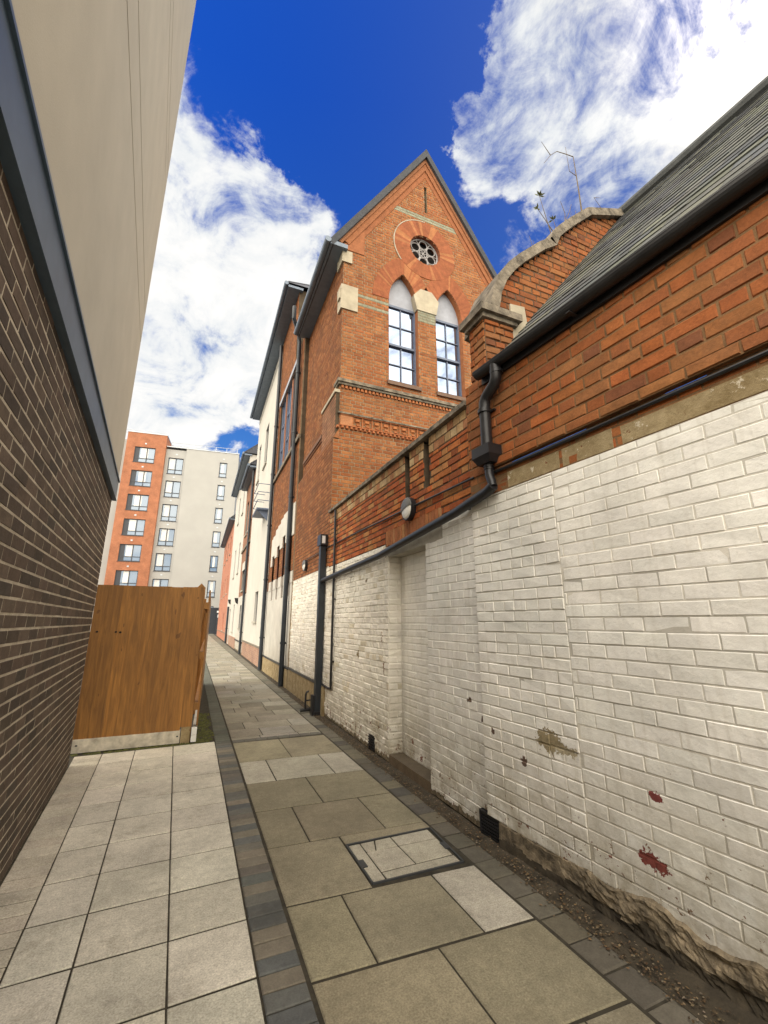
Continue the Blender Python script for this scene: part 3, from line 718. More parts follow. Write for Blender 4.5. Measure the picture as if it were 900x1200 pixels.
# ------------------------------------------------------------------ yard wall
yw = empty('yard_wall', (2.17, 5.2, 0)); tag(yw, 'garden wall, old white paint below and orange red brick above, under a dark coping', 'wall')
RY0, RY1, RZ = 3.90, 4.86, 2.33     # blocked doorway
YS, YE = 3.0, 7.5
def sp_w(z):
    s = [(YS, YE)]
    if z < RZ: s = cutspan(s, RY0, RY1)
    if RZ <= z < 2.46: s = cutspan(s, 3.55, 4.95)
    if z < .19 and z > .03: s = cutspan(s, 5.28, 5.47)
    return s
m = MB()
OLDW = lambda u, z: jitter((1, 1, 1), .05) if random.random() > .06 else jitter((.8, .76, .68), .08)
def sp_w1(z): return [(max(a, 4.86), c_) for a, c_ in sp_w(z) if c_ > 4.86]
def sp_w2(z): return [(a, min(c_, 4.86)) for a, c_ in sp_w(z) if a < 4.85]
bricks(m, FA, YS, YE, .02, 2.50, OLDW, spans=sp_w1, bond='english', proud=.008, jit=.004, pj=.005, e=.007, joint=.010, mat=0, mort=0)
bricks(m, FA, YS, YE, .02, 2.46, WHITE, spans=sp_w2, bond='garden', proud=.0045, jit=.002, pj=.0022, e=.004, joint=.006, mat=1, mort=1)
bricks(m, FA, YS, 3.56, 2.46, 2.57, WHITE, bond='garden', proud=.0045, jit=.002, pj=.0022, e=.004, joint=.006, mat=1, mort=1)
# recess
FR = Frame((2.34, 0, 0), (0, 1, 0), (-1, 0, 0))
bricks(m, FR, RY0, RY1, .10, RZ, WHITE, proud=.003, jit=.001, pj=.0015, e=.006, mat=1, mort=1)
FJ = Frame((2.17, RY1, 0), (1, 0, 0), (0, -1, 0))
bricks(m, FJ, 0, .17, .02, RZ, OLDW, bond='english', proud=.006, jit=.004, pj=.004, e=.008, mat=0, mort=0)
m.quad((2.17, RY0, 0), (2.34, RY0, 0), (2.34, RY0, RZ), (2.17, RY0, RZ), 1)
m.quad((2.172, RY0, .1), (2.34, RY0, .1), (2.34, RY1, .1), (2.172, RY1, .1), 2, (.10, .08, .055)); m.quad((2.172, RY0, 0), (2.172, RY1, 0), (2.172, RY1, .1), (2.172, RY0, .1), 2, (.13, .095, .06))
m.quad((2.17, YE, 0), (2.45, YE, 0), (2.45, YE, 3.5), (2.17, YE, 3.5), 1); m.quad((2.45, YS, 0), (2.45, YE, 0), (2.45, YE, 3.5), (2.45, YS, 3.5), 1)
m.build('painted_brickwork', [PAINT_OLD, PAINT_NEAR, M['red']], yw, recalc=False)
m = MB(); m.box(2.164, 2.34, 3.55, 4.95, RZ, 2.46); m.build('lintel', M['conc'], yw)
m = MB()
slots = [(3.765, 3.885), (4.235, 4.36)]
def sp_r(z):
    s = [(YS, YE)]
    if z > 2.95 and z < 3.46:
        for a, c_ in slots: s = cutspan(s, a, c_)
    if z < 2.67: s = cutspan(s, 3.55, 4.95)
    if z < 2.57: s = cutspan(s, YS, 3.56)
    return s
bricks(m, FA, YS, YE, 2.50, 3.30, REDP, spans=sp_r, bond='flemish', proud=.007, jit=.0025, pj=.003, joint=.012)
bricks(m, FA, 3.55, 4.95, 2.46, 2.67, pal((.33, .13, .05), (.36, .17, .07), (.30, .11, .045)), course=.22, bond='soldier', proud=.006)
BUFF = pal((.42, .27, .13), (.36, .17, .08), (.33, .15, .07), (.46, .33, .18), a=.12)
bricks(m, FA, YS, YE, 3.30, 3.50, BUFF, spans=sp_r, course=.1, bond='header', ln=.225, proud=.006, jit=.002)
for a, c_ in slots:
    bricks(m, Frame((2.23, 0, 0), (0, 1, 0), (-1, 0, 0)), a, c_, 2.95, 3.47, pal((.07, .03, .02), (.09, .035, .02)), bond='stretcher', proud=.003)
    for yy in (a, c_): m.quad((2.17, yy, 2.95), (2.23, yy, 2.95), (2.23, yy, 3.47), (2.17, yy, 3.47), 1)
    m.quad((2.17, a, 2.95), (2.23, a, 2.95), (2.23, c_, 2.95), (2.17, c_, 2.95), 1)
m.build('red_brickwork', [M['red'], M['mort_dark']], yw, recalc=False)
m = MB()
y = YS
while y < YE - .02:
    y1 = min(y + .6, YE - .005); m.box(2.115, 2.50, y + .003, y1 - .003, 3.50, 3.55); y = y1
m.build('coping', M['cap'], yw)
m = MB(); m.box(2.20, 2.24, 5.28, 5.47, .02, .20); [m.box(2.155, 2.2, 5.28, 5.47, .03 + k * .03, .045 + k * .03) for k in range(6)]; m.build('air_vent', M['black'], yw)

# cables and posts on the wall
m = MB(); m.tube([(2.145, 7.64, 2.87), (2.145, 6, 2.85), (2.145, 4.3, 2.81), (2.145, 2.95, 2.775)], .011, 8)
m.tube([(2.145, 7.76, 2.85), (2.145, 9.2, 2.84)], .011, 8)
o = m.build('cable', M['black'], None, True); tag(o, 'thin black cable clipped along the red brickwork between the round lamps', 'cable')
m = MB(); m.tube([(2.13, 7.06, .55), (2.13, 7.06, 3.46)], .02, 10); 
for z in (.9, 1.9, 2.9): m.box(2.12, 2.17, 7.03, 7.09, z, z + .025)
m.tube([(2.13, 7.06, .55), (2.14, 7.09, .50), (2.15, 7.3, .48), (2.15, 7.62, .50)], .018, 8)
o = m.build('thin_pipe', M['black'], None, True); tag(o, 'thin black upright pipe on old white wall right of the thick dark post', 'pipe')
bp = empty('square_pipe', (2.10, 7.72, 0)); tag(bp, 'thick square dark blue upright duct topped by a box, at end of the garden wall', 'duct')
m = MB(); m.box(2.045, 2.15, 7.665, 7.775, 0, 2.92); m.build('duct', M['navy'], bp)
m = MB(); m.box(2.02, 2.16, 7.60, 7.83, 2.92, 3.12); m.build('junction_box', M['black'], bp)
m = MB(); m.box(2.05, 2.11, 7.594, 7.60, 2.95, 3.09); m.build('tag', M['paper'], bp)
m = MB(); m.box(2.00, 2.045, 7.68, 7.80, 0, .32); m.box(2.035, 2.16, 7.65, 7.79, 0, .06); m.build('foot_box', M['black'], bp)
m = MB(); m.tube([(1.95, 7.95, .06), (1.95, 7.95, .30), (1.965, 7.95, .34), (2.0, 7.95, .35)], .018, 8); m.tube([(2.14, 7.98, .05), (1.90, 7.95, .05), (1.86, 7.95, .045)], .03, 8); m.tube([(1.95, 7.95, .2), (2.16, 7.95, .22)], .012, 8)
o = m.build('standpipe', M['black'], None, True); tag(o, 'small black bent standpipe on the ground left of the thick duct', 'pipe')

def lamp(x, y, z, r, label):
    L = empty('wall_lamp', (x, y, z)); tag(L, label, 'wall lamp', 'round lamps on the alley wall')
    m = MB(); n = 28
    def disc(mb, x0, r0, x1, r1, a0=0, a1=360, mat=0):
        k = max(4, int(n * (a1 - a0) / 360))
        A = [V((x - x0, y + r0 * math.cos(R(a0 + (a1 - a0) * i / k)), z + r0 * math.sin(R(a0 + (a1 - a0) * i / k)))) for i in range(k + 1)]
        Bq = [V((x - x1, y + r1 * math.cos(R(a0 + (a1 - a0) * i / k)), z + r1 * math.sin(R(a0 + (a1 - a0) * i / k)))) for i in range(k + 1)]
        mb.add(A + Bq, [(i, i + 1, k + 2 + i, k + 1 + i) for i in range(k)], mat)
    disc(m, 0, r, .055, r); disc(m, .055, r, .062, r * .93); disc(m, .062, r * .93, .06, r * .80)
    m.build('base', M['black'], L, True)
    m = MB()
    steps = [(.058 + .03 * math.cos(R(t)), r * .86 * math.sin(R(t))) for t in (0, 20, 40, 60, 80, 90)]
    for (xa, ra), (xb, rb) in zip(steps[:-1], steps[1:]): disc(m, xa, max(ra, .0005), xb, rb)
    m.build('diffuser', M['lampw'], L, True)
    m = MB()
    steps = [(.062 + .034 * math.cos(R(t)), r * .97 * math.sin(R(t))) for t in (0, 20, 40, 60, 80, 90)]
    for (xa, ra), (xb, rb) in zip(steps[:-1], steps[1:]): disc(m, xa, max(ra, .0005), xb, rb, -12, 168)
    m.build('hood', M['lampb'], L, True)
lamp(2.165, 4.21, 2.79, .135, 'round bulkhead lamp with grey half hood on red brick garden wall below two slots')
lamp(2.185, 9.33, 2.74, .125, 'smaller looking round lamp on brown side wall, left of the thick duct')

# ------------------------------------------------------------------ gabled hall
gh = empty('gabled_hall', (4.4, 9, 0)); tag(gh, 'tall orange brick gabled hall with twin pointed windows and a round rose window', 'building')
XC = 4.42; XL = 2.28; XR = 6.56; ZE = 10.0; ZA = 13.40
slope = (ZA - ZE) / (XC - XL)
wins = [(3.37, 4.11), (4.59, 5.33)]; ZS, ZB = 8.66, 6.58; HA = .82
RX, RZc, RR = 4.36, 10.42, .42
def arch_half(z, w):      # pointed arch half width at z above spring for opening width w, apex HA
    h = w / 2; rad = (h * h + HA * HA) / (2 * h); dz = z - ZS
    if dz >= HA: return 0
    return max(0, math.sqrt(max(0, rad * rad - dz * dz)) - (rad - h))
def sp_g(z):
    if z > ZA: return []
    xl = 2.17 if z < 5.05 else XL
    s = [(xl, XR)] if z <= ZE else [(XL + (z - ZE) / slope, XR - (z - ZE) / slope)]
    for a, c_ in wins:
        if ZB < z < ZS: s = cutspan(s, a, c_)
        elif ZS <= z < ZS + HA:
            hw = arch_half(z, c_ - a); s = cutspan(s, (a + c_) / 2 - hw, (a + c_) / 2 + hw)
    if abs(z - RZc) < RR:
        hw = math.sqrt(RR * RR - (z - RZc) ** 2); s = cutspan(s, RX - hw, RX + hw)
    if 11.62 < z < 12.45: s = cutspan(s, 4.385, 4.455)
    return s
m = MB()
def gcol(u, z):
    if 11.30 < z < 11.42 and 3.1 < u < 5.8: return jitter((.24, .245, .18), .1)
    if (8.18 < z < 8.27 or 8.44 < z < 8.53) and 2.55 < u < 3.4: return jitter((.24, .245, .18), .1)
    if 8.30 < z < 8.66 and 4.1 < u < 4.6: return jitter((.24, .245, .18), .1)
    return GABP(u, z)
bricks(m, FG, 2.17, XR, 2.4, ZA, gcol, spans=sp_g, bond='english', proud=.005, jit=.0015, pj=.0015, joint=.011, e=.003)
# reveals of the windows and rose
def reveal(pts, d0, d1, mat=1, col=(1, 1, 1), closed=True):
    n = len(pts)
    for i in range(n if closed else n - 1):
        (a, za), (c_, zc) = pts[i], pts[(i + 1) % n]
        m.quad(FG.p(a, za, d0), FG.p(c_, zc, d0), FG.p(c_, zc, d1), FG.p(a, za, d1), mat, col)
def arch_outline(a, c_, zb=ZB, off=0., n=14):
    w = c_ - a; pts = [(a - off, zb)]
    h = w / 2 ; rad = (h * h + HA * HA) / (2 * h); cx = (a + c_) / 2
    cR = cx - h + rad       # centre of left arc
    L = []
    amax = math.asin(min(1, HA / rad))
    R_ = rad + off
    am = math.acos(min(1, (rad - h) / R_))
    for i in range(n + 1):
        t = am * i / n; L.append((cR - R_ * math.cos(t), ZS + R_ * math.sin(t)))
    Rt = [(2 * cx - x, z) for x, z in L[::-1]]
    return ([(a - off, zb)] if zb is not None else []) + L + Rt[1:] + ([(c_ + off, zb)] if zb is not None else [])
for a, c_ in wins: reveal(arch_outline(a, c_), 0.006, -.20, 2, (.36, .14, .06))
reveal(arc_pts(RX, RZc, RR, 0, 360, 40)[:-1], .006, -.22, 2, (.25, .09, .05))
reveal([(4.385, 11.62), (4.455, 11.62), (4.455, 12.45), (4.385, 12.45)], .005, -.15, 1)
m.quad(FG.p(4.38, 11.6, -.15), FG.p(4.46, 11.6, -.15), FG.p(4.46, 12.46, -.15), FG.p(4.38, 12.46, -.15), 3)
# other walls
m.quad((XR, 7.5, 0), (XR, 10.75, 0), (XR, 10.75, ZE), (XR, 7.5, ZE), 1)
m.add([(2.17, 10.75, 0), (XR, 10.75, 0), (XR, 10.75, ZE), (XC, 10.75, ZA), (2.17, 10.75, ZE)], [(0, 1, 2, 3, 4)], 1)
m.build('gable_wall', [M['gable'], M['mort'], M['rubbed'], M['dark']], gh, recalc=False)
# side wall (alley)
m = MB()
FU = Frame((XL, 7.5, 0), (.009, 1, 0), (-1, .009, 0))
bricks(m, FW, 0, 3.25, 2.52, 5.05, SIDEP, bond='english', proud=.005)
bricks(m, FU, 0, 3.25, 5.25, 9.95, SIDEP, bond='english', proud=.005)
m.quad(FW.p(0, 5.05), FW.p(3.25, 5.05), FU.p(3.25, 5.25), FU.p(0, 5.25), 0, (.24, .1, .05))
m.add([(2.17, 7.5, 5.05), (2.28, 7.5, 5.25), (2.28, 7.5, 5.05)], [(0, 1, 2)], 0, (.38, .15, .06))
# lower pier
FPb = Frame((2.205, 7.5, 0), (.009, 1, 0), (-1, .009, 0))
bricks(m, FPb, .02, 1.05, 5.05, 6.05, pal((.30, .15, .08), (.28, .13, .07)), bond='english', proud=.004)
m.quad(FPb.p(.02, 5.05), FPb.p(.02, 6.05), FU.p(.02, 6.05), FU.p(.02, 5.05), 1); m.quad(FPb.p(1.05, 5.05), FPb.p(1.05, 6.05), FU.p(1.05, 6.05), FU.p(1.05, 5.05), 1)
m.build('side_wall', [M['old'], M['mort_dark']], gh, recalc=False)
m = MB(); bricks(m, FW, 0, 3.25, .02, 2.52, OLDW, bond='english', proud=.006, jit=.004, pj=.004, e=.006, mat=0, mort=0)
m.fbox(FW, .0, 3.2, .0, .46, -.01, .03, 1); 
m.build('painted_base', [PAINT_OLD, M['cement']], gh, recalc=False)
m = MB(); m.fbox(FW, .28, 3.25, .46, .50, -.01, .042); m.build('plinth_rail', M['black'], gh)
m = MB(); m.fbox(FPb, -.0, 1.08, 6.05, 6.12, -.1, .03); m.fbox(FU, 1.2, 3.1, 5.55, 5.63, -.02, .05, 1, (.16, .09, .06)); m.fbox(FU, 1.2, 3.1, 5.50, 5.55, -.02, .025, 1, (.2, .09, .05)); m.build('side_string_course', [M['stone'], M['old']], gh)
# voussoir rings
m = MB()
def ring(ptsI, ptsO, d=.016, n_col=None):
    for i in range(len(ptsI) - 1):
        c0 = jitter(random.choice([(.26, .085, .036), (.27, .09, .038), (.245, .078, .034), (.265, .088, .037), (.33, .135, .055)]), .1)
        a, b_, c_, e_ = ptsI[i], ptsI[i + 1], ptsO[i + 1], ptsO[i]
        q = [FG.p(a[0], a[1], d), FG.p(b_[0], b_[1], d), FG.p(c_[0], c_[1], d), FG.p(e_[0], e_[1], d)]
        qb = [FG.p(a[0], a[1], -.03), FG.p(b_[0], b_[1], -.03), FG.p(c_[0], c_[1], -.03), FG.p(e_[0], e_[1], -.03)]
        m.hexa(qb + q, 0, c0)
for a, c_ in wins:
    I = arch_outline(a, c_, None, .0, 26); O = arch_outline(a, c_, None, .40, 26); ring(I, O, .014)
ring(arc_pts(RX, RZc, RR, 90, 450, 56), arc_pts(RX, RZc, .84, 90, 450, 56), .0175)
m.build('brick_arches', M['rubbed'], gh)
m = MB()
for (c0, ang0, ang1, rr) in ((0, 0, 0, 0),):
    for k in range(56):
        a0, a1 = R(360 * k / 56), R(360 * (k + 1) / 56)
        p = [(RX + .84 * math.cos(a0), RZc + .84 * math.sin(a0)), (RX + .84 * math.cos(a1), RZc + .84 * math.sin(a1)), (RX + .865 * math.cos(a1), RZc + .865 * math.sin(a1)), (RX + .865 * math.cos(a0), RZc + .865 * math.sin(a0))]
        if RZc + .84 * math.sin(a0) < 9.92 or math.cos(a0) > .1: continue
        m.hexa([FG.p(*q, -.01) for q in p] + [FG.p(*q, .022) for q in p])
m.build('hood_mould', M['mort_pale'], gh)
# springer stone between arches
m = MB()
pts = [(4.09, 8.62), (4.61, 8.62), (4.69, 9.0), (4.50, 9.22), (4.20, 9.22), (4.01, 9.0)]
m.prism([FG.p(x, z, .021) for x, z in pts], (0, .22, 0)); m.build('springer_stone', M['stone'], gh)
# pale quoin stones
m = MB(); m.box(2.235, 2.47, 7.462, 7.85, 9.26, 9.56); m.build('quoin_stone', M['stone'], gh)
m = MB(); m.box(2.235, 2.62, 7.468, 7.72, 8.05, 8.66); m.box(2.2, 2.31, 7.49, 7.64, 8.3, 8.55); m.build('quoin_stone', M['stone'], gh)
m = MB(); m.prism([(2.265, 7.482, 9.62), (2.76, 7.482, 9.62), (2.76, 7.482, 10.42), (2.265, 7.482, 9.72)], (0, .12, 0), 0, (.30, .115, .05)); m.build('terracotta_block', M['rubbed'], gh)
# string course and frieze
m = MB()
m.fbox(FG, 2.21, XR, 6.27, 6.34, -.02, .085); m.fbox(FG, 2.23, XR, 6.22, 6.27, -.02, .055)
m.fbox(FU, 0., .24, 6.27, 6.34, -.02, .07); m.fbox(FU, .0, .22, 6.22, 6.27, -.02, .05)
m.fbox(FG, 2.25, XR, 5.58, 5.615, -.01, .05)
m.build('string_course', M['cap'], gh)
m = MB(); x = 2.3
while x < XR: m.fbox(FG, x, x + .05, 6.155, 6.22, -.01, .035, 0, jitter((.40, .15, .06), .12)); x += .085
x = 2.22
while x < XR: m.cut(FG, x, x + .06, 5.26, 5.325, -.01, .05, .012, 0, jitter((.36, .13, .055), .12)); x += .095
x = 2.55
m.fbox(FG, 2.29, XR, 5.33, 5.345, -.01, .03, 0, (.38, .14, .06)); m.fbox(FG, 2.29, XR, 5.56, 5.578, -.01, .035, 0, (.38, .14, .06)); m.fbox(FG, 2.30, 2.55, 5.345, 5.56, -.01, .022, 0, (.42, .19, .09))
while x < XR - .2:
    m.fbox(FG, x, x + .02, 5.345, 5.56, -.01, .022, 0, (.40, .15, .06)); m.cut(FG, x + .05, x + .17, 5.44, 5.53, -.01, .03, .02, 0, jitter((.42, .16, .06), .1)); m.cut(FG, x + .08, x + .17, 5.36, 5.42, -.01, .02, .015, 0, jitter((.38, .14, .06), .1)); x += .21
m.build('terracotta_frieze', M['rubbed'], gh)
# verge: corbelled brick and roof
for sgn in (1, -1): pass
m = MB()
def vpt(t, off, d, left=True):   # along the slope from eaves to apex; off perpendicular outwards
    xa, za = (XL - .30, ZE - .30 * slope) ; L = math.hypot(XC - xa, ZA - za); nx, nz = -(ZA - za) / L, (XC - xa) / L
    x, z = xa + (XC - xa) * t + nx * off, za + (ZA - za) * t + nz * off
    if not left: x = 2 * XC - x
    return FG.p(x, z, d)
def apexed(off, d): # apex of a line offset by off
    xa, za = (XL - .30, ZE - .30 * slope); L = math.hypot(XC - xa, ZA - za)
    return FG.p(XC, ZA + off * L / (XC - xa), d)
def vband(o0, o1, d0, d1, mat, col=(1, 1, 1), t0=0.):
    for left in (True, False):
        A = [vpt(t0, o0, d0, left), apexed(o0, d0), apexed(o1, d0), vpt(t0, o1, d0, left)]; Bq = [vpt(t0, o0, d1, left), apexed(o0, d1), apexed(o1, d1), vpt(t0, o1, d1, left)]
        m.hexa(A + Bq, mat, col)
vband(-.34, -.22, -.02, .012, 0, (.27, .10, .042), .11); vband(-.22, -.10, -.02, .035, 0, (.29, .115, .05), .09); vband(-.10, -.03, -.02, .06, 0, (.31, .135, .065), .06)
m.build('corbelled_verge', M['rubbed'], gh)
m = MB()
vband(-.028, .11, -3.3, .13, 0, (.06, .065, .075))
m.build('roof', M['slate'], gh)
m = MB()      # eaves soffit and gutter on the alley side
m.fbox(FU, -.13, 3.3, 9.52, 9.62, -.05, .34); m.build('soffit', M['soffit'], gh)
m = MB(); m.tube([FU.p(-.15, 9.60, .40), FU.p(3.28, 9.60, .40)], .07, 12); m.build('gutter', M['soffit'], gh, True)
# windows
def sash(a, c_, idx):
    w = c_ - a; d0 = -.15
    m = MB()
    ol = arch_outline(a, c_, ZS - .02, -.0, 14)
    m.prism([FG.p(x, z, -.14) for x, z in ol], (0, .04, 0)); ty = m.build('tympanum', M['tymp'], gh)
    m = MB(); f = .035
    m.fbox(FG, a, a + f, ZB, ZS, -.19, d0 + .02); m.fbox(FG, c_ - f, c_, ZB, ZS, -.19, d0 + .02); m.fbox(FG, a + f, c_ - f, ZS - .06, ZS - .002, -.19, d0 + .022); m.fbox(FG, a + f, c_ - f, ZB, ZB + .07, -.19, d0 + .03)
    zm = (ZB + ZS) / 2 - .05; m.fbox(FG, a + f, c_ - f, zm, zm + .05, -.19, d0 + .035)
    xm = (a + c_) / 2; m.fbox(FG, xm - .011, xm + .011, ZB + .07, ZS - .06, -.19, d0 + .008)
    for zz in ((ZB + .07 + zm) / 2, (zm + .05 + ZS - .06) / 2): m.fbox(FG, a + f, xm - .011, zz - .010, zz + .010, -.19, d0 + .006); m.fbox(FG, xm + .011, c_ - f, zz - .010, zz + .010, -.19, d0 + .006)
    win = m.build('sash_window', M['frame'], gh)
    m = MB(); m.quad(FG.p(a + f, ZB + .02, -.172), FG.p(c_ - f, ZB + .02, -.172), FG.p(c_ - f, ZS - .03, -.168), FG.p(a + f, ZS - .03, -.168)); m.build('pane', M['glass'], win)
    m = MB(); m.fbox(FG, a - .04, c_ + .04, ZB - .09, ZB - .0, -.19, .05, 0, (.17, .11, .08)); m.build('sill', M['old'], win)
for i, (a, c_) in enumerate(wins): sash(a, c_, i)
# rose window tracery
m = MB(); d = -.10
def torus(cx, cz, r, t, n=28):
    m.tube([FG.p(cx + r * math.cos(6.2832 * i / n), cz + r * math.sin(6.2832 * i / n), d) for i in range(n + 1)], t, 6)
torus(RX, RZc, RR - .02, .022); torus(RX, RZc, .11, .014, 20)
for k in range(6):
    a = R(60 * k + 30); torus(RX + .25 * math.cos(a), RZc + .25 * math.sin(a), .115, .013, 18)
    a = R(60 * k); m.tube([FG.p(RX, RZc, d), FG.p(RX + .4 * math.cos(a), RZc + .4 * math.sin(a), d)], .012, 6)
ro = m.build('rose_tracery', M['tracery'], gh, True)
m = MB(); m.add([FG.p(x, z, -.2) for x, z in arc_pts(RX, RZc, RR, 0, 360, 32)[:-1]], [tuple(range(32))]); m.build('pane', M['dark'], ro)

# ------------------------------------------------------------------ far row helpers
def drainpipe(parent, u, z1, mat, neck=None, r=.055, off=.09, foot=True):
    m = MB(); pts = [FW.p(u, .02, off), FW.p(u, z1, off)]
    if neck: pts += [FW.p(u - .05, z1 + .25, off + .04), FW.p(u + neck[0], z1 + neck[1], neck[2]), FW.p(u + neck[0], z1 + neck[1] + .4, neck[2])]
    m.tube(pts, r, 12)
    for z in (1.0, 2.9, 4.8, 6.7, 8.6):
        if z < z1: m.tube([FW.p(u, z, off), FW.p(u, z + .05, off)], r * 1.22, 12); m.fbox(FW, u - .03, u + .03, z, z + .04, -.005, off)
    return m.build('drainpipe', mat, parent, True)
def roof_slab(parent, u0, u1, ze, over, rise, depth, hip0=0., hip1=0., th=.10):
    """pitched roof slope with overhanging eaves; hips at either end"""
    m = MB(); P = FW.p
    m.hexa([P(u0, ze, over), P(u1, ze, over), P(u1 - hip1, ze + rise, -depth), P(u0 + hip0, ze + rise, -depth), P(u0, ze + th, over), P(u1, ze + th, over), P(u1 - hip1, ze + rise + th, -depth), P(u0 + hip0, ze + rise + th, -depth)], 0, (.08, .085, .1))
    m.hexa([P(u0, ze, -2 * depth - over), P(u1, ze, -2 * depth - over), P(u1 - hip1, ze + rise, -depth), P(u0 + hip0, ze + rise, -depth), P(u0, ze + th, -2 * depth - over), P(u1, ze + th, -2 * depth - over), P(u1 - hip1, ze + rise + th, -depth), P(u0 + hip0, ze + rise + th, -depth)], 0, (.08, .085, .1))
    for uu, hp in ((u0, hip0), (u1, -hip1)):
        m.add([P(uu, ze + th / 2, over), P(uu, ze + th / 2, -2 * depth - over), P(uu + hp, ze + rise + th / 2, -depth)], [(0, 1, 2)], 0, (.08, .085, .1))
    m.build('roof', M['slate'], parent)
    m = MB(); m.fbox(FW, u0 + .03, u1 - .03, ze - .09, ze - .004, -.1, over - .02); m.build('soffit', M['soffit'], parent)
    m = MB(); m.tube([P(u0, ze + .02, over + .05), P(u1, ze + .02, over + .05)], .07, 10); m.build('gutter', M['soffit'], parent, True)
def body(m, u0, u1, z1, depth=7., mat=0):
    P = FW.p
    m.quad(P(u0, 0, 0), P(u0, 0, -depth), P(u0, z1, -depth), P(u0, z1, 0), mat); m.quad(P(u1, 0, 0), P(u1, 0, -depth), P(u1, z1, -depth), P(u1, z1, 0), mat); m.quad(P(u0, 0, -depth), P(u1, 0, -depth), P(u1, z1, -depth), P(u0, z1, -depth), mat)
def wallface(m, u0, u1, z0, z1, holes, mat=0, rmat=None, rd=.14):
    """plain wall face with rectangular openings and their reveals"""
    us = sorted({u0, u1, *[h[0] for h in holes], *[h[1] for h in holes]}); zs = sorted({z0, z1, *[h[2] for h in holes], *[h[3] for h in holes]})
    for a, b_ in zip(us[:-1], us[1:]):
        for c_, d_ in zip(zs[:-1], zs[1:]):
            if any(h[0] <= (a + b_) / 2 <= h[1] and h[2] <= (c_ + d_) / 2 <= h[3] for h in holes): continue
            if a < u0 or b_ > u1 or c_ < z0 or d_ > z1: continue
            m.quad(FW.p(a, c_), FW.p(b_, c_), FW.p(b_, d_), FW.p(a, d_), mat)
    for h in holes:
        q = [(h[0], h[2]), (h[1], h[2]), (h[1], h[3]), (h[0], h[3])]
        for i in range(4):
            (a, za), (b_, zb) = q[i], q[(i + 1) % 4]; m.quad(FW.p(a, za, 0), FW.p(b_, zb, 0), FW.p(b_, zb, -rd), FW.p(a, za, -rd), mat if rmat is None else rmat)
def window(parent, h, fr=FW, d=-.12, fmat=None, gmat=None, mull=1, sill=True, trans=0):
    m = MB(); a, b_, c_, e = h; f = .055
    m.fbox(fr, a, a + f, c_, e, d - .04, d + .03); m.fbox(fr, b_ - f, b_, c_, e, d - .04, d + .03); m.fbox(fr, a + f, b_ - f, c_, c_ + f, d - .04, d + .03); m.fbox(fr, a + f, b_ - f, e - f, e, d - .04, d + .03)
    for k in range(mull): u = a + (b_ - a) * (k + 1) / (mull + 1); m.fbox(fr, u - .025, u + .025, c_ + f, e - f, d - .04, d + .02)
    for k in range(trans): z = c_ + (e - c_) * (k + 1) / (trans + 1); m.fbox(fr, a + f, b_ - f, z - .02, z + .02, d - .04, d + .015)
    w = m.build('window', fmat or M['dframe'], parent)
    m = MB(); m.quad(fr.p(a + .02, c_ + .02, d - .02), fr.p(b_ - .02, c_ + .02, d - .02), fr.p(b_ - .02, e - .02, d - .018), fr.p(a + .02, e - .02, d - .018)); m.build('pane', gmat or M['glass2'], w)
    if sill: m = MB(); m.fbox(fr, a - .06, b_ + .06, c_ - .08, c_ - .002, d, .06); m.build('sill', M['conc'], w)
    return w

# brick bay B
bb = empty('brick_bay_building', FW.p(5.5, 0)); tag(bb, 'brown brick building with a triple window over stepped narrow openings, white painted below', 'building')
u0, u1 = 3.25, 7.75
W3 = [(4.2, 5.1), (5.25, 6.15), (6.3, 7.2)]; WZ0, WZ1 = 6.5, 9.3
def sp_b(z):
    s = [(u0 if z < 9.7 else 4.75, u1)]
    if WZ0 < z < WZ1: s = cutspan(s, 4.15, 7.25)
    if 2.52 < z < 4.05:
        for k in range(4): s = cutspan(s, 3.72 + k * .92, 4.14 + k * .92)
    return s
m = MB(); bricks(m, FW, u0, u1, 2.52, 12.4, SIDEP, spans=sp_b, bond='english', proud=.005)
FW3 = Frame(FW.p(0, 0, -.16), FW.u, FW.n)
m.quad(FW3.p(4.1, WZ0 - .05), FW3.p(7.3, WZ0 - .05), FW3.p(7.3, WZ1 + .05), FW3.p(4.1, WZ1 + .05), 2)
for uu in (4.15, 7.25): m.quad(FW.p(uu, WZ0), FW.p(uu, WZ1), FW.p(uu, WZ1, -.16), FW.p(uu, WZ0, -.16), 1)
for a, c_ in ((5.1, 5.25), (6.15, 6.3)): m.fbox(FW, a, c_, WZ0, WZ1, -.16, -.02, 0, (.30, .13, .07))
body(m, u0, u1, 9.7, 7, 1); body(m, 4.75, u1, 12.4, 7, 1)
m.build('brick_wall', [M['old'], M['mort_dark'], M['dark']], bb, recalc=False)
for a, c_ in W3: window(bb, (a, c_, WZ0 + .02, WZ1), d=-.08, fmat=M['frame'], mull=1, trans=2, sill=False)
m = MB(); m.fbox(FW, 4.05, 7.35, WZ1, WZ1 + .16, -.1, .05); m.build('lintel', M['tymp'], bb)
m = MB(); m.fbox(FW, u0, 7.7, 6.38, WZ0, -.1, .07); m.build('sill_course', M['cap'], bb)
m = MB(); holes = [(3.78 + k * .92, 4.06 + k * .92, 2.18, 2.52) for k in range(4)]
wallface(m, u0, u1, 0, 2.52, holes, 0, 0, .10); m.fbox(FW, u0, u1, 0, .44, -.01, .03, 1)
for k in range(5): 
    a = 3.25 if k == 0 else 4.14 + (k - 1) * .92; c_ = 3.72 + k * .92 if k < 4 else u1 - .35
    m.fbox(FW, a, c_, 2.50, 2.78 + .02, -.05, .012, 0)
m.build('painted_base', [PAINT_FAR, M['cement']], bb)
m = MB()
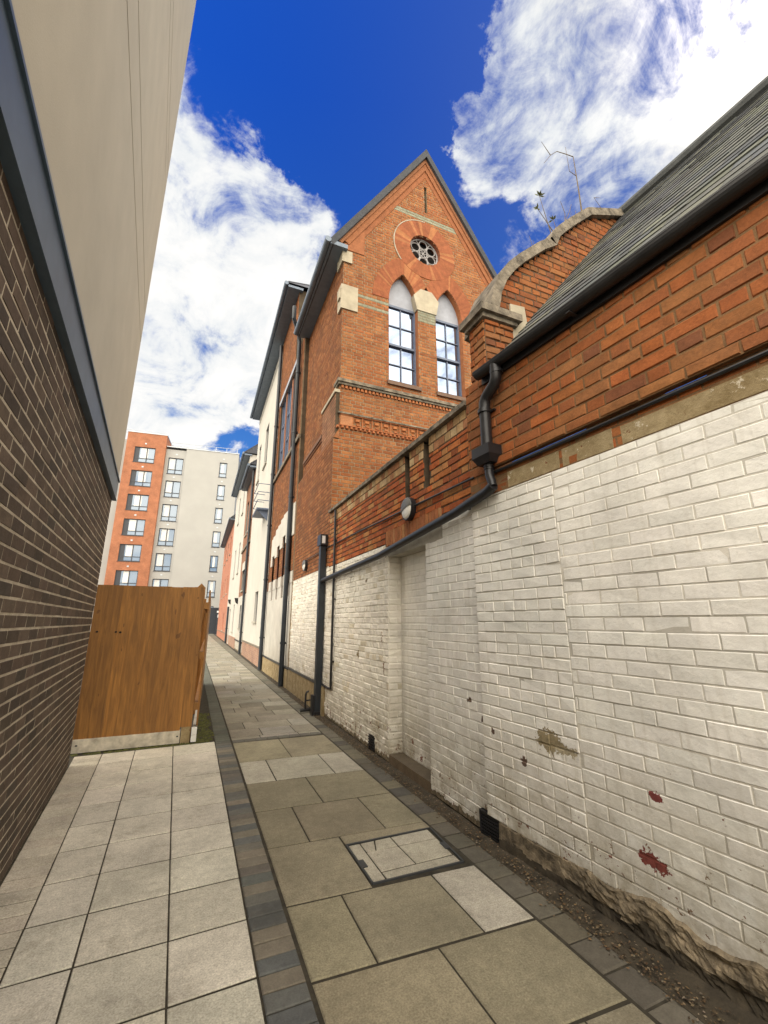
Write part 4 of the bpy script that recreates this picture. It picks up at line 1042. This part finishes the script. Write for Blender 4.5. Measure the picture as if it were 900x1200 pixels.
for k in range(4): m.fbox(FW, 3.72 + k * .92, 4.14 + k * .92, 2.18, 4.1, -.14, -.10, 0, jitter((.14, .05, .035), .1))
m.build('blocked_opening', M['old'], bb)
m = MB()      # stepped white heads
heads = [3.85, 4.1, 4.25, 4.25]
top = [4.15, 4.42, 4.62, 4.7, 4.7]
for k in range(4):
    a, c_ = 3.72 + k * .92, 4.14 + k * .92
    hz = [4.25, 4.2, 4.05, 3.85][k]
    m.fbox(FW, a - .02, c_ + .02, hz - .25, hz + .42, -.09, .025)
    if k < 4:
        a2 = c_ + .02; c2 = 3.72 + (k + 1) * .92 - .02 if k < 3 else c_ + .3
        m.fbox(FW, a2, c2, hz - .55, hz + .40 - .03, -.03, .022)
m.fbox(FW, 3.40, 3.70, 3.75, 4.62, -.03, .022)
m.build('white_head', M['white'], bb)
m = MB(); m.fbox(FW, u0, u1, .44, .48, -.01, .042); m.build('plinth_rail', M['black'], bb)
drainpipe(bb, 3.72, 9.6, M['navy'], (-.35, .55, .36), .06)

# white rendered building C
wc = empty('white_rendered_building', FW.p(11, 0)); tag(wc, 'tall white rendered building with deep overhanging eaves and a small projecting balcony', 'building')
u0, u1 = 7.75, 15.0
hC = [(10.2, 11.2, 1.55, 2.72), (10.6, 11.6, 8.3, 10.2), (13.2, 14.0, 8.3, 10.2)]
m = MB(); wallface(m, u0, u1, .0, 12.4, hC, 0); m.fbox(FW, u0, u1, 12.0, 12.4, -.02, .02, 0); body(m, u0, u1, 12.4, 7, 0); m.build('wall', M['white'], wc)
for h in hC: window(wc, h, mull=0)
m = MB(); m.fbox(FW, u0 + .8, u1, .0, .62, -.01, .02); m.build('brick_plinth', brick_tex('plinth_brick', (.34, .2, .13), (.28, .15, .1), (.3, .25, .2)), wc)
m = MB(); m.fbox(FW, u0 + .7, u1, .62, .68, -.01, .04); m.build('plinth_rail', M['cap'], wc)
roof_slab(wc, 4.6, 15.1, 12.4, .42, 3.2, 3.6, 3., 3.)
drainpipe(wc, 7.62, 12.1, M['navy'], None, .065)
m = MB()
for z in (5.75, 6.08, 6.41, 6.74): 
    m.tube([FW.p(8.9, z, 0), FW.p(8.9, z, .42), FW.p(10.4, z, .42), FW.p(10.4, z, 0)], .016 if z > 5.8 else .03, 6)
m.fbox(FW, 8.9, 10.4, 5.70, 5.76, -.02, .44); m.prism([FW.p(9.0, 5.7, 0), FW.p(9.0, 5.7, .4), FW.p(9.0, 5.3, 0)], FW.u * .05); m.build('balcony', M['frame'], wc)

# brick building D
bd = empty('brown_brick_house', FW.p(17, 0)); tag(bd, 'brown brick house with white painted ground floor and dark drainpipe, beyond the tall white building', 'building')
u0, u1 = 15.0, 19.6
hD = [(17.2, 18.0, 1.2, 2.4), (15.9, 16.9, 6.4, 8.4), (17.6, 18.6, 6.4, 8.4), (17.0, 18.2, 3.2, 4.3)]
m = MB(); wallface(m, u0, u1, 2.9, 9.6, hD, 0); wallface(m, u0, u1, 0, 2.9, hD, 1); body(m, u0, u1, 9.6, 7, 0)
m.build('wall', [brick_tex('house_brick', (.27, .12, .06), (.23, .095, .05), (.2, .14, .09)), PAINT_FAR], bd)
for h in hD: window(bd, h, mull=0)
m = MB(); m.fbox(FW, 16.9, 18.3, 4.3, 4.75, -.02, .03); m.build('arch_head', M['white'], bd)
m = MB(); m.fbox(FW, u0, u1, 5.5, 5.62, -.02, .07); m.build('string_course', M['cap'], bd)
m = MB(); m.fbox(FW, u0, u1, .5, .56, -.01, .04); m.build('plinth_rail', M['black'], bd)
roof_slab(bd, 14.9, 19.7, 9.6, .35, 3.2, 3.6, 0, 0)
drainpipe(bd, 15.25, 9.5, M['navy'], None, .06)
# white house E
we = empty('white_house', FW.p(24, 0)); tag(we, 'white painted house with narrow tall windows between the brown and the red brick houses', 'building')
u0, u1 = 19.6, 30.0
hE = [(22.0, 22.9, .9, 2.6), (25.5, 26.4, .05, 2.4)] + [(a, a + .9, z, z + 2.) for a in (21.5, 25.0) for z in (4.6, 8.6)]
m = MB(); wallface(m, u0, u1, 0, 12.0, hE, 0); body(m, u0, u1, 12.0, 7, 0); m.build('wall', M['white'], we)
for h in hE: window(we, h, mull=0, sill=h[2] > .5)
m = MB(); m.fbox(FW, u0, 25.4, 0, .62, -.01, .02); m.fbox(FW, 26.5, u1, 0, .62, -.01, .02); m.build('brick_plinth', brick_tex('plinth_brick', (.34, .2, .13), (.28, .15, .1), (.3, .25, .2)), we)
roof_slab(we, 19.5, 30.1, 12.0, .38, 3.4, 3.6, 0, 2.)
drainpipe(we, 27.0, 2.6, M['navy'], None, .07)
# red house F
rf = empty('red_brick_house', FW.p(38, 0)); tag(rf, 'red brick house at the far end of the alley beside the black gate', 'building')
u0, u1 = 30.0, 45.5
hF = [(a, a + 1., z, z + 1.6) for a in (32.5, 36.5, 40.5) for z in (3.9, 7.4)] + [(34.0, 34.9, .8, 2.3)]
m = MB(); wallface(m, u0, u1, 0, 10.0, hF, 0); body(m, u0, u1, 10.0, 7, 0); m.build('wall', brick_tex('red_house_brick', (.42, .15, .085), (.36, .12, .07), (.36, .28, .2)), rf)
for h in hF: window(rf, h, mull=0, fmat=M['plast'])
m = MB(); m.fbox(FW, u0, u1, .6, .66, -.01, .04); m.build('plinth_rail', M['cap'], rf)
roof_slab(rf, 29.9, 45.7, 10.0, .38, 3.2, 3.6, 0, 2.)
def box_lamp(u, z, label):
    m = MB(); m.fbox(FW, u, u + .22, z, z + .34, 0, .06); m.prism([FW.p(u, z + .34, .06), FW.p(u, z + .34, .20), FW.p(u, z + .10, .14), FW.p(u, z + .02, .06)], FW.u * .22)
    o = m.build('wall_lamp', M['black']); tag(o, label, 'wall lamp', 'small square lamps on the far houses')
box_lamp(19.7, 2.55, 'small dark wedge lamp on the white house next to the brown brick house')
box_lamp(26.2, 2.75, 'small dark wedge lamp above the doorway of the white house')

# ------------------------------------------------------------------ end gate
eg = empty('alley_gate', (2.55, 60.5, 0)); tag(eg, 'tall black double gate with small white notices closing the far end of the alley', 'gate')
m = MB(); m.box(1.2, 3.9, 60.45, 60.55, 0, 3.25); m.box(1.2, 1.35, 60.38, 60.45, 0, 3.25); m.box(3.75, 3.9, 60.38, 60.45, 0, 3.25); m.box(2.49, 2.58, 60.40, 60.45, 0, 3.25); m.box(1.35, 3.75, 60.41, 60.45, 1.25, 1.4); m.box(1.35, 3.75, 60.41, 60.45, 3.1, 3.25)
m.build('gate_leaf', plain('black_gate_paint', (.03, .035, .045), .5), eg)
m = MB(); m.box(2.72, 3.2, 60.43, 60.445, 2.62, 2.85); m.build('notice', M['paper'], eg)
m = MB(); m.box(2.85, 3.05, 60.43, 60.445, 2.0, 2.38); m.build('notice', M['paper'], eg)

# ------------------------------------------------------------------ apartment block
ap = empty('apartment_block', (-3.5, 64, 0)); tag(ap, 'tall modern apartment block with an orange brick tower and white rendered wall', 'building')
_a = R(-6.); FT = Frame((-5.4, 62.0, 0), (math.cos(_a), math.sin(_a), 0), (math.sin(_a), -math.cos(_a), 0))
zs = [23.3 - 3.3 * k for k in range(7)]    # window heads
def block(name, u0, u1, z1, dfront, depth, holes, mat, rmat=None):
    m = MB(); P = FT.p
    us = sorted({u0, u1, *[h[0] for h in holes], *[h[1] for h in holes]}); zz = sorted({0, z1, *[h[2] for h in holes], *[h[3] for h in holes]})
    for a, b_ in zip(us[:-1], us[1:]):
        for c_, d_ in zip(zz[:-1], zz[1:]):
            if any(h[0] <= (a + b_) / 2 <= h[1] and h[2] <= (c_ + d_) / 2 <= h[3] for h in holes): continue
            m.quad(P(a, c_, dfront), P(b_, c_, dfront), P(b_, d_, dfront), P(a, d_, dfront))
    for h in holes:
        q = [(h[0], h[2]), (h[1], h[2]), (h[1], h[3]), (h[0], h[3])]
        for i in range(4): (a, za), (b_, zb) = q[i], q[(i + 1) % 4]; m.quad(P(a, za, dfront), P(b_, zb, dfront), P(b_, zb, dfront - .22), P(a, za, dfront - .22))
    for uu in (u0, u1): m.quad(P(uu, 0, dfront), P(uu, 0, -depth), P(uu, z1, -depth), P(uu, z1, dfront))
    m.quad(P(u0, 0, -depth), P(u1, 0, -depth), P(u1, z1, -depth), P(u0, z1, -depth)); m.quad(P(u0, z1, dfront), P(u1, z1, dfront), P(u1, z1, -depth), P(u0, z1, -depth))
    return m.build(name, mat, ap)
OR = brick_tex('orange_brick', (.33, .125, .06), (.30, .108, .052), (.32, .17, .10), 'x')
h1 = [(-3.95, -1.45, z - 2.15 + .9, z + .9) for z in zs]
h2 = [(.15, 2.05, z - 2.3, z) for z in zs]
h3 = [(6.75, 7.75, z - 2.2, z - .05) for z in zs]
block('brick_tower', -5.0, -.25, 26.2, .55, 12, h1, OR)
block('rendered_wall', 2.3, 9.2, 24.75, .18, 12, [(a, b_, c_, d_) for a, b_, c_, d_ in h3], M['awhite'])
block('rendered_wall', -.25, 2.3, 24.5, 0, 12, h2, M['awhite'])
block('rendered_wall', -6.6, -5.0, 25.5, -.6, 12, [], M['awhite'])
def awin(h, dfront, panel_left=0., mull=1):
    a, b_, c_, d_ = h; m = MB(); f = .09; D = dfront - .15; fr = FT; low = c_ + (d_ - c_) * .25
    m.fbox(fr, a, a + f, c_, d_, D - .06, D + .04); m.fbox(fr, b_ - f, b_, c_, d_, D - .06, D + .04); m.fbox(fr, a + f, b_ - f, c_, c_ + f, D - .06, D + .04); m.fbox(fr, a + f, b_ - f, d_ - f, d_, D - .06, D + .04)
    m.fbox(fr, a + f, b_ - f, low, low + .09, D - .06, D + .03)
    a2 = a + f + panel_left
    if panel_left: m.fbox(fr, a + f, a2, c_ + f, d_ - f, D - .06, D + .01)
    for k in range(mull): u = a2 + (b_ - f - a2) * (k + 1) / (mull + 1); m.fbox(fr, u - .05, u + .05, c_ + f, d_ - f, D - .06, D + .03)
    m.fbox(fr, a - .05, b_ + .05, c_ - .06, c_ - .003, D, dfront + .05)
    w = m.build('window', M['dframe'], ap)
    m = MB(); m.quad(fr.p(a + .04, c_ + .04, D - .03), fr.p(b_ - .04, c_ + .04, D - .03), fr.p(b_ - .04, d_ - .04, D - .025), fr.p(a + .04, d_ - .04, D - .025)); m.build('pane', M['glass2'], w)
    m = MB(); L = (b_ - a2) * random.uniform(.3, .5)
    s0 = a2 + random.uniform(0.05, .3)
    for k in range(8):
        uu = s0 + L * k / 8; m.quad(fr.p(uu, low + .1, D - .021 + .006 * (k % 2)), fr.p(uu + L / 8, low + .1, D - .021 + .006 * ((k + 1) % 2)), fr.p(uu + L / 8, d_ - f, D - .021 + .006 * ((k + 1) % 2)), fr.p(uu, d_ - f, D - .021 + .006 * (k % 2)))
    m.build('curtain', M['blind'], w)
for h in h1: awin(h, .55, .5, 1)
for h in h2: awin(h, 0., 0., 1)
for h in h3: awin(h, .18, 0., 0)
for hs, dd in ((h1, .55), (h2, 0.), (h3, .18)):
    for h in hs:
        m = MB(); uu = (h[0] + h[1]) / 2; m.fbox(FT, uu - .11, uu + .11, h[3] + .42, h[3] + .60, dd - .02, dd + .03); m.build('air_vent', M['alu'], ap)
m = MB(); m.fbox(FT, -5.05, -.2, 26.2, 26.32, -12, .6); m.fbox(FT, -.2, 9.25, 24.75, 24.86, -12, .24); m.build('parapet_cap', M['alu'], ap)
m = MB()
for (a, c_, z, d) in ((-6.4, -.5, 26.32, -1.2), (.2, 9.0, 24.86, -.6)):
    for zz in (.45, .9): m.tube([FT.p(a, z + zz, d), FT.p(c_, z + zz, d)], .03, 6)
    u = a
    while u <= c_: m.tube([FT.p(u, z - .1, d), FT.p(u, z + .9, d)], .03, 6); u += 1.45
m.build('roof_rail', M['alu'], ap)

# ------------------------------------------------------------------ camera
cam = bpy.data.cameras.new('camera'); co = bpy.data.objects.new('camera', cam); COL.objects.link(co)
cam.sensor_fit = 'VERTICAL'; cam.sensor_height = 36.; cam.lens = 15.0; cam.clip_end = 3000; cam.clip_start = .05
PITCH, YAW = R(14.36), R(23.46)
co.location = (0, 0, 1.55); co.rotation_euler = (R(90) + PITCH, 0, -YAW)
SC.camera = co
# sky directions: measured once so the clouds stand where they stood on the day
Hh = V((math.sin(YAW), math.cos(YAW), 0)); Rr = V((math.cos(YAW), -math.sin(YAW), 0)); Zz = V((0, 0, 1))
Ff = Hh * math.cos(PITCH) + Zz * math.sin(PITCH); Uu = -Hh * math.sin(PITCH) + Zz * math.cos(PITCH)
def sdir(x, y): return ((x - 450) * Rr + (600 - y) * Uu + 500 * Ff).normalized()

# ------------------------------------------------------------------ sky
w = bpy.data.worlds.new('World'); SC.world = w; w.use_nodes = True
t = NT(w.node_tree); t.n.clear()
out = t.n.new('ShaderNodeOutputWorld')
FILL_EL, FILL_AZ = R(50), R(248)          # added fill from the left; azimuth clockwise from +Y
sky = t.n.new('ShaderNodeTexSky'); sky.sky_type = 'NISHITA'; sky.sun_disc = False; sky.sun_elevation = FILL_EL; sky.sun_rotation = FILL_AZ
sky.altitude = 50; sky.air_density = 1.0; sky.dust_density = .6; sky.ozone_density = 2.5
dirv = t.vmath('NORMALIZE', t.node('ShaderNodeTexCoord', out=0))
dz = t.xyz(dirv)[2]; dy_ = t.xyz(dirv)[1]
blue = t.mix(1., sky.outputs[0], t.mix(t.mr(dz, .15, .85), (.50, .95, 1.25), (.085, .46, 1.50)), 'MULTIPLY')
halo = t.math('POWER', t.math('MAXIMUM', t.dot(dirv, tuple(sdir(850, 5))), 0.), 14.)
blue = t.mix(t.math('MULTIPLY', halo, .11), blue, (4.2, 5.4, 7.4))
# cloud field
flat = t.vmath('DIVIDE', dirv, t.math('ADD', t.math('MAXIMUM', dz, 0.), .35))
n1 = t.noise(t.vmath('ADD', flat, (3.1, 1.7, .4)), 1.6, 12, .62, dist=.5)
n2 = t.noise(t.vmath('ADD', flat, (7.1, 4.2, 2.4)), 5.5, 10, .65, dist=.6)
wv = t.vmath('SUBTRACT', t.noise(t.vmath('ADD', flat, (2.2, 8.8, 1.)), 3.2, 6, .6, color=True), (.5, .5, .5))
wv2 = t.vmath('SUBTRACT', t.noise(t.vmath('ADD', flat, (6.2, 1.8, 3.)), 10., 8, .65, color=True), (.5, .5, .5))
dirw = t.vmath('NORMALIZE', t.vmath('ADD', dirv, t.vmath('ADD', t.scale(wv, .22), t.scale(wv2, .14))))
def blob(x, y, rad, wgt, soft=.15):
    d = sdir(x, y); c = t.dot(dirw, tuple(d))
    return t.math('MULTIPLY', t.mr(c, math.cos(R(rad)), math.cos(R(rad * soft)), 0, 1, True), wgt)
cov = None
BL = [(250, 190, 12, .45), (330, 190, 9, .40), (250, 330, 16, .55), (200, 440, 14, .5), (160, 510, 8, .45), (250, 480, 9, .35), (300, 270, 10, .45), (355, 245, 6, .35), (120, 250, 20, .4),
      (880, 50, 16, .65), (800, 140, 13, .6), (710, 210, 9, .5), (645, 250, 8, .40), (720, 250, 10, .45), (615, 95, 8, .75), (650, 45, 7, .6), (588, 150, 6.5, .7), (575, 200, 5, .65), (690, 30, 8, .6), (592, 5, 6, .6), (640, 200, 5, .3), (670, 115, 4, -.3), (610, 200, 5, -.25), (745, 60, 4, -.3), (700, 95, 4, .4), (900, 150, 14, .5),
      (450, 95, 15, -.42), (410, 30, 15, -.38), (300, 50, 13, -.5), (615, 270, 5, -.25), (290, 527, 5, -.4)]
for b_ in BL:
    v = blob(*b_); cov = v if cov is None else t.math('ADD', cov, v)
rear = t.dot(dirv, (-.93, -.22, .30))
cov = t.math('ADD', cov, t.mr(rear, .2, .6, .0, .7))  # added cloud cover out of view on the left
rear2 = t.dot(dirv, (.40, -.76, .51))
cov = t.math('ADD', cov, t.mr(rear2, .35, .7, .0, .55))  # added cloud cover behind the camera
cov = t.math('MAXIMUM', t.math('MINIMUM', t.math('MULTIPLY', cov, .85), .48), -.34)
n3 = t.noise(t.vmath('ADD', flat, (1.1, 9.2, 5.4)), 15., 8, .68, dist=.8)
fb = t.math('ADD', t.math('MULTIPLY', t.math('SUBTRACT', n1, .5), 1.6), t.math('ADD', t.math('MULTIPLY', t.math('SUBTRACT', n2, .5), 1.5), t.math('MULTIPLY', t.math('SUBTRACT', n3, .5), .6)))
dens = t.math('ADD', fb, t.math('SUBTRACT', cov, .10))
mask = t.mr(dens, -.04, .42, 0, 1, True)
shade = t.mr(t.math('ADD', t.math('MULTIPLY', n2, .6), t.math('MULTIPLY', n1, .55)), .47, .66)
ccol = t.mix(shade, (.355, .385, .41), (.525, .515, .50))
sunb = t.math('POWER', t.math('MAXIMUM', t.dot(dirv, tuple(sdir(850, 5))), 0.), 220.)
ccol = t.mix(t.math('MULTIPLY', sunb, .85), ccol, (1.2, 1.15, 1.08))
back = t.math('ADD', t.mr(rear, .3, .85, 1., 3.5, True), t.mr(rear2, .40, .9, 0., 3.6, True))  # brightens the added unseen clouds to light the walls
ccol = t.mix(t.math('MAXIMUM', t.mr(rear, .2, .6), t.mr(rear2, .35, .7)), ccol, t.mix(1., ccol, (1.13, 1.0, .81), 'MULTIPLY'))                    # added clouds out of view, warmed as fill for the alley walls
bgs = t.n.new('ShaderNodeBackground'); t.l.new(blue, bgs.inputs[0]); bgs.inputs[1].default_value = .066
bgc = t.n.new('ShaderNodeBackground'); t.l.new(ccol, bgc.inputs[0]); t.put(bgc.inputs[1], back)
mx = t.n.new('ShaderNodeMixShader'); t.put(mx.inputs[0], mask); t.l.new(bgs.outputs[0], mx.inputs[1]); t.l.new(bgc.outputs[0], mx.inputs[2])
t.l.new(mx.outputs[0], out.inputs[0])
sl_ = bpy.data.lights.new('fill_sun', 'SUN'); so = bpy.data.objects.new('fill_sun', sl_); COL.objects.link(so)
sl_.energy = 1.5; sl_.angle = R(60); sl_.color = (1., .93, .82)  # added wide fill from the left; true sun is upper right in cloud
sd = V((math.sin(FILL_AZ) * math.cos(FILL_EL), math.cos(FILL_AZ) * math.cos(FILL_EL), math.sin(FILL_EL)))
so.rotation_euler = sd.to_track_quat('Z', 'Y').to_euler(); so.location = (0, 0, 30)
# ------------------------------------------------------------------ render look
vs = SC.view_settings; vs.view_transform = 'Standard'; vs.look = 'None'; vs.exposure = 1.02; vs.gamma = 1.; vs.use_curve_mapping = False
SC.render.engine = 'CYCLES'
SC.cycles.use_denoising = True
SC.cycles.max_bounces = 8; SC.cycles.diffuse_bounces = 4
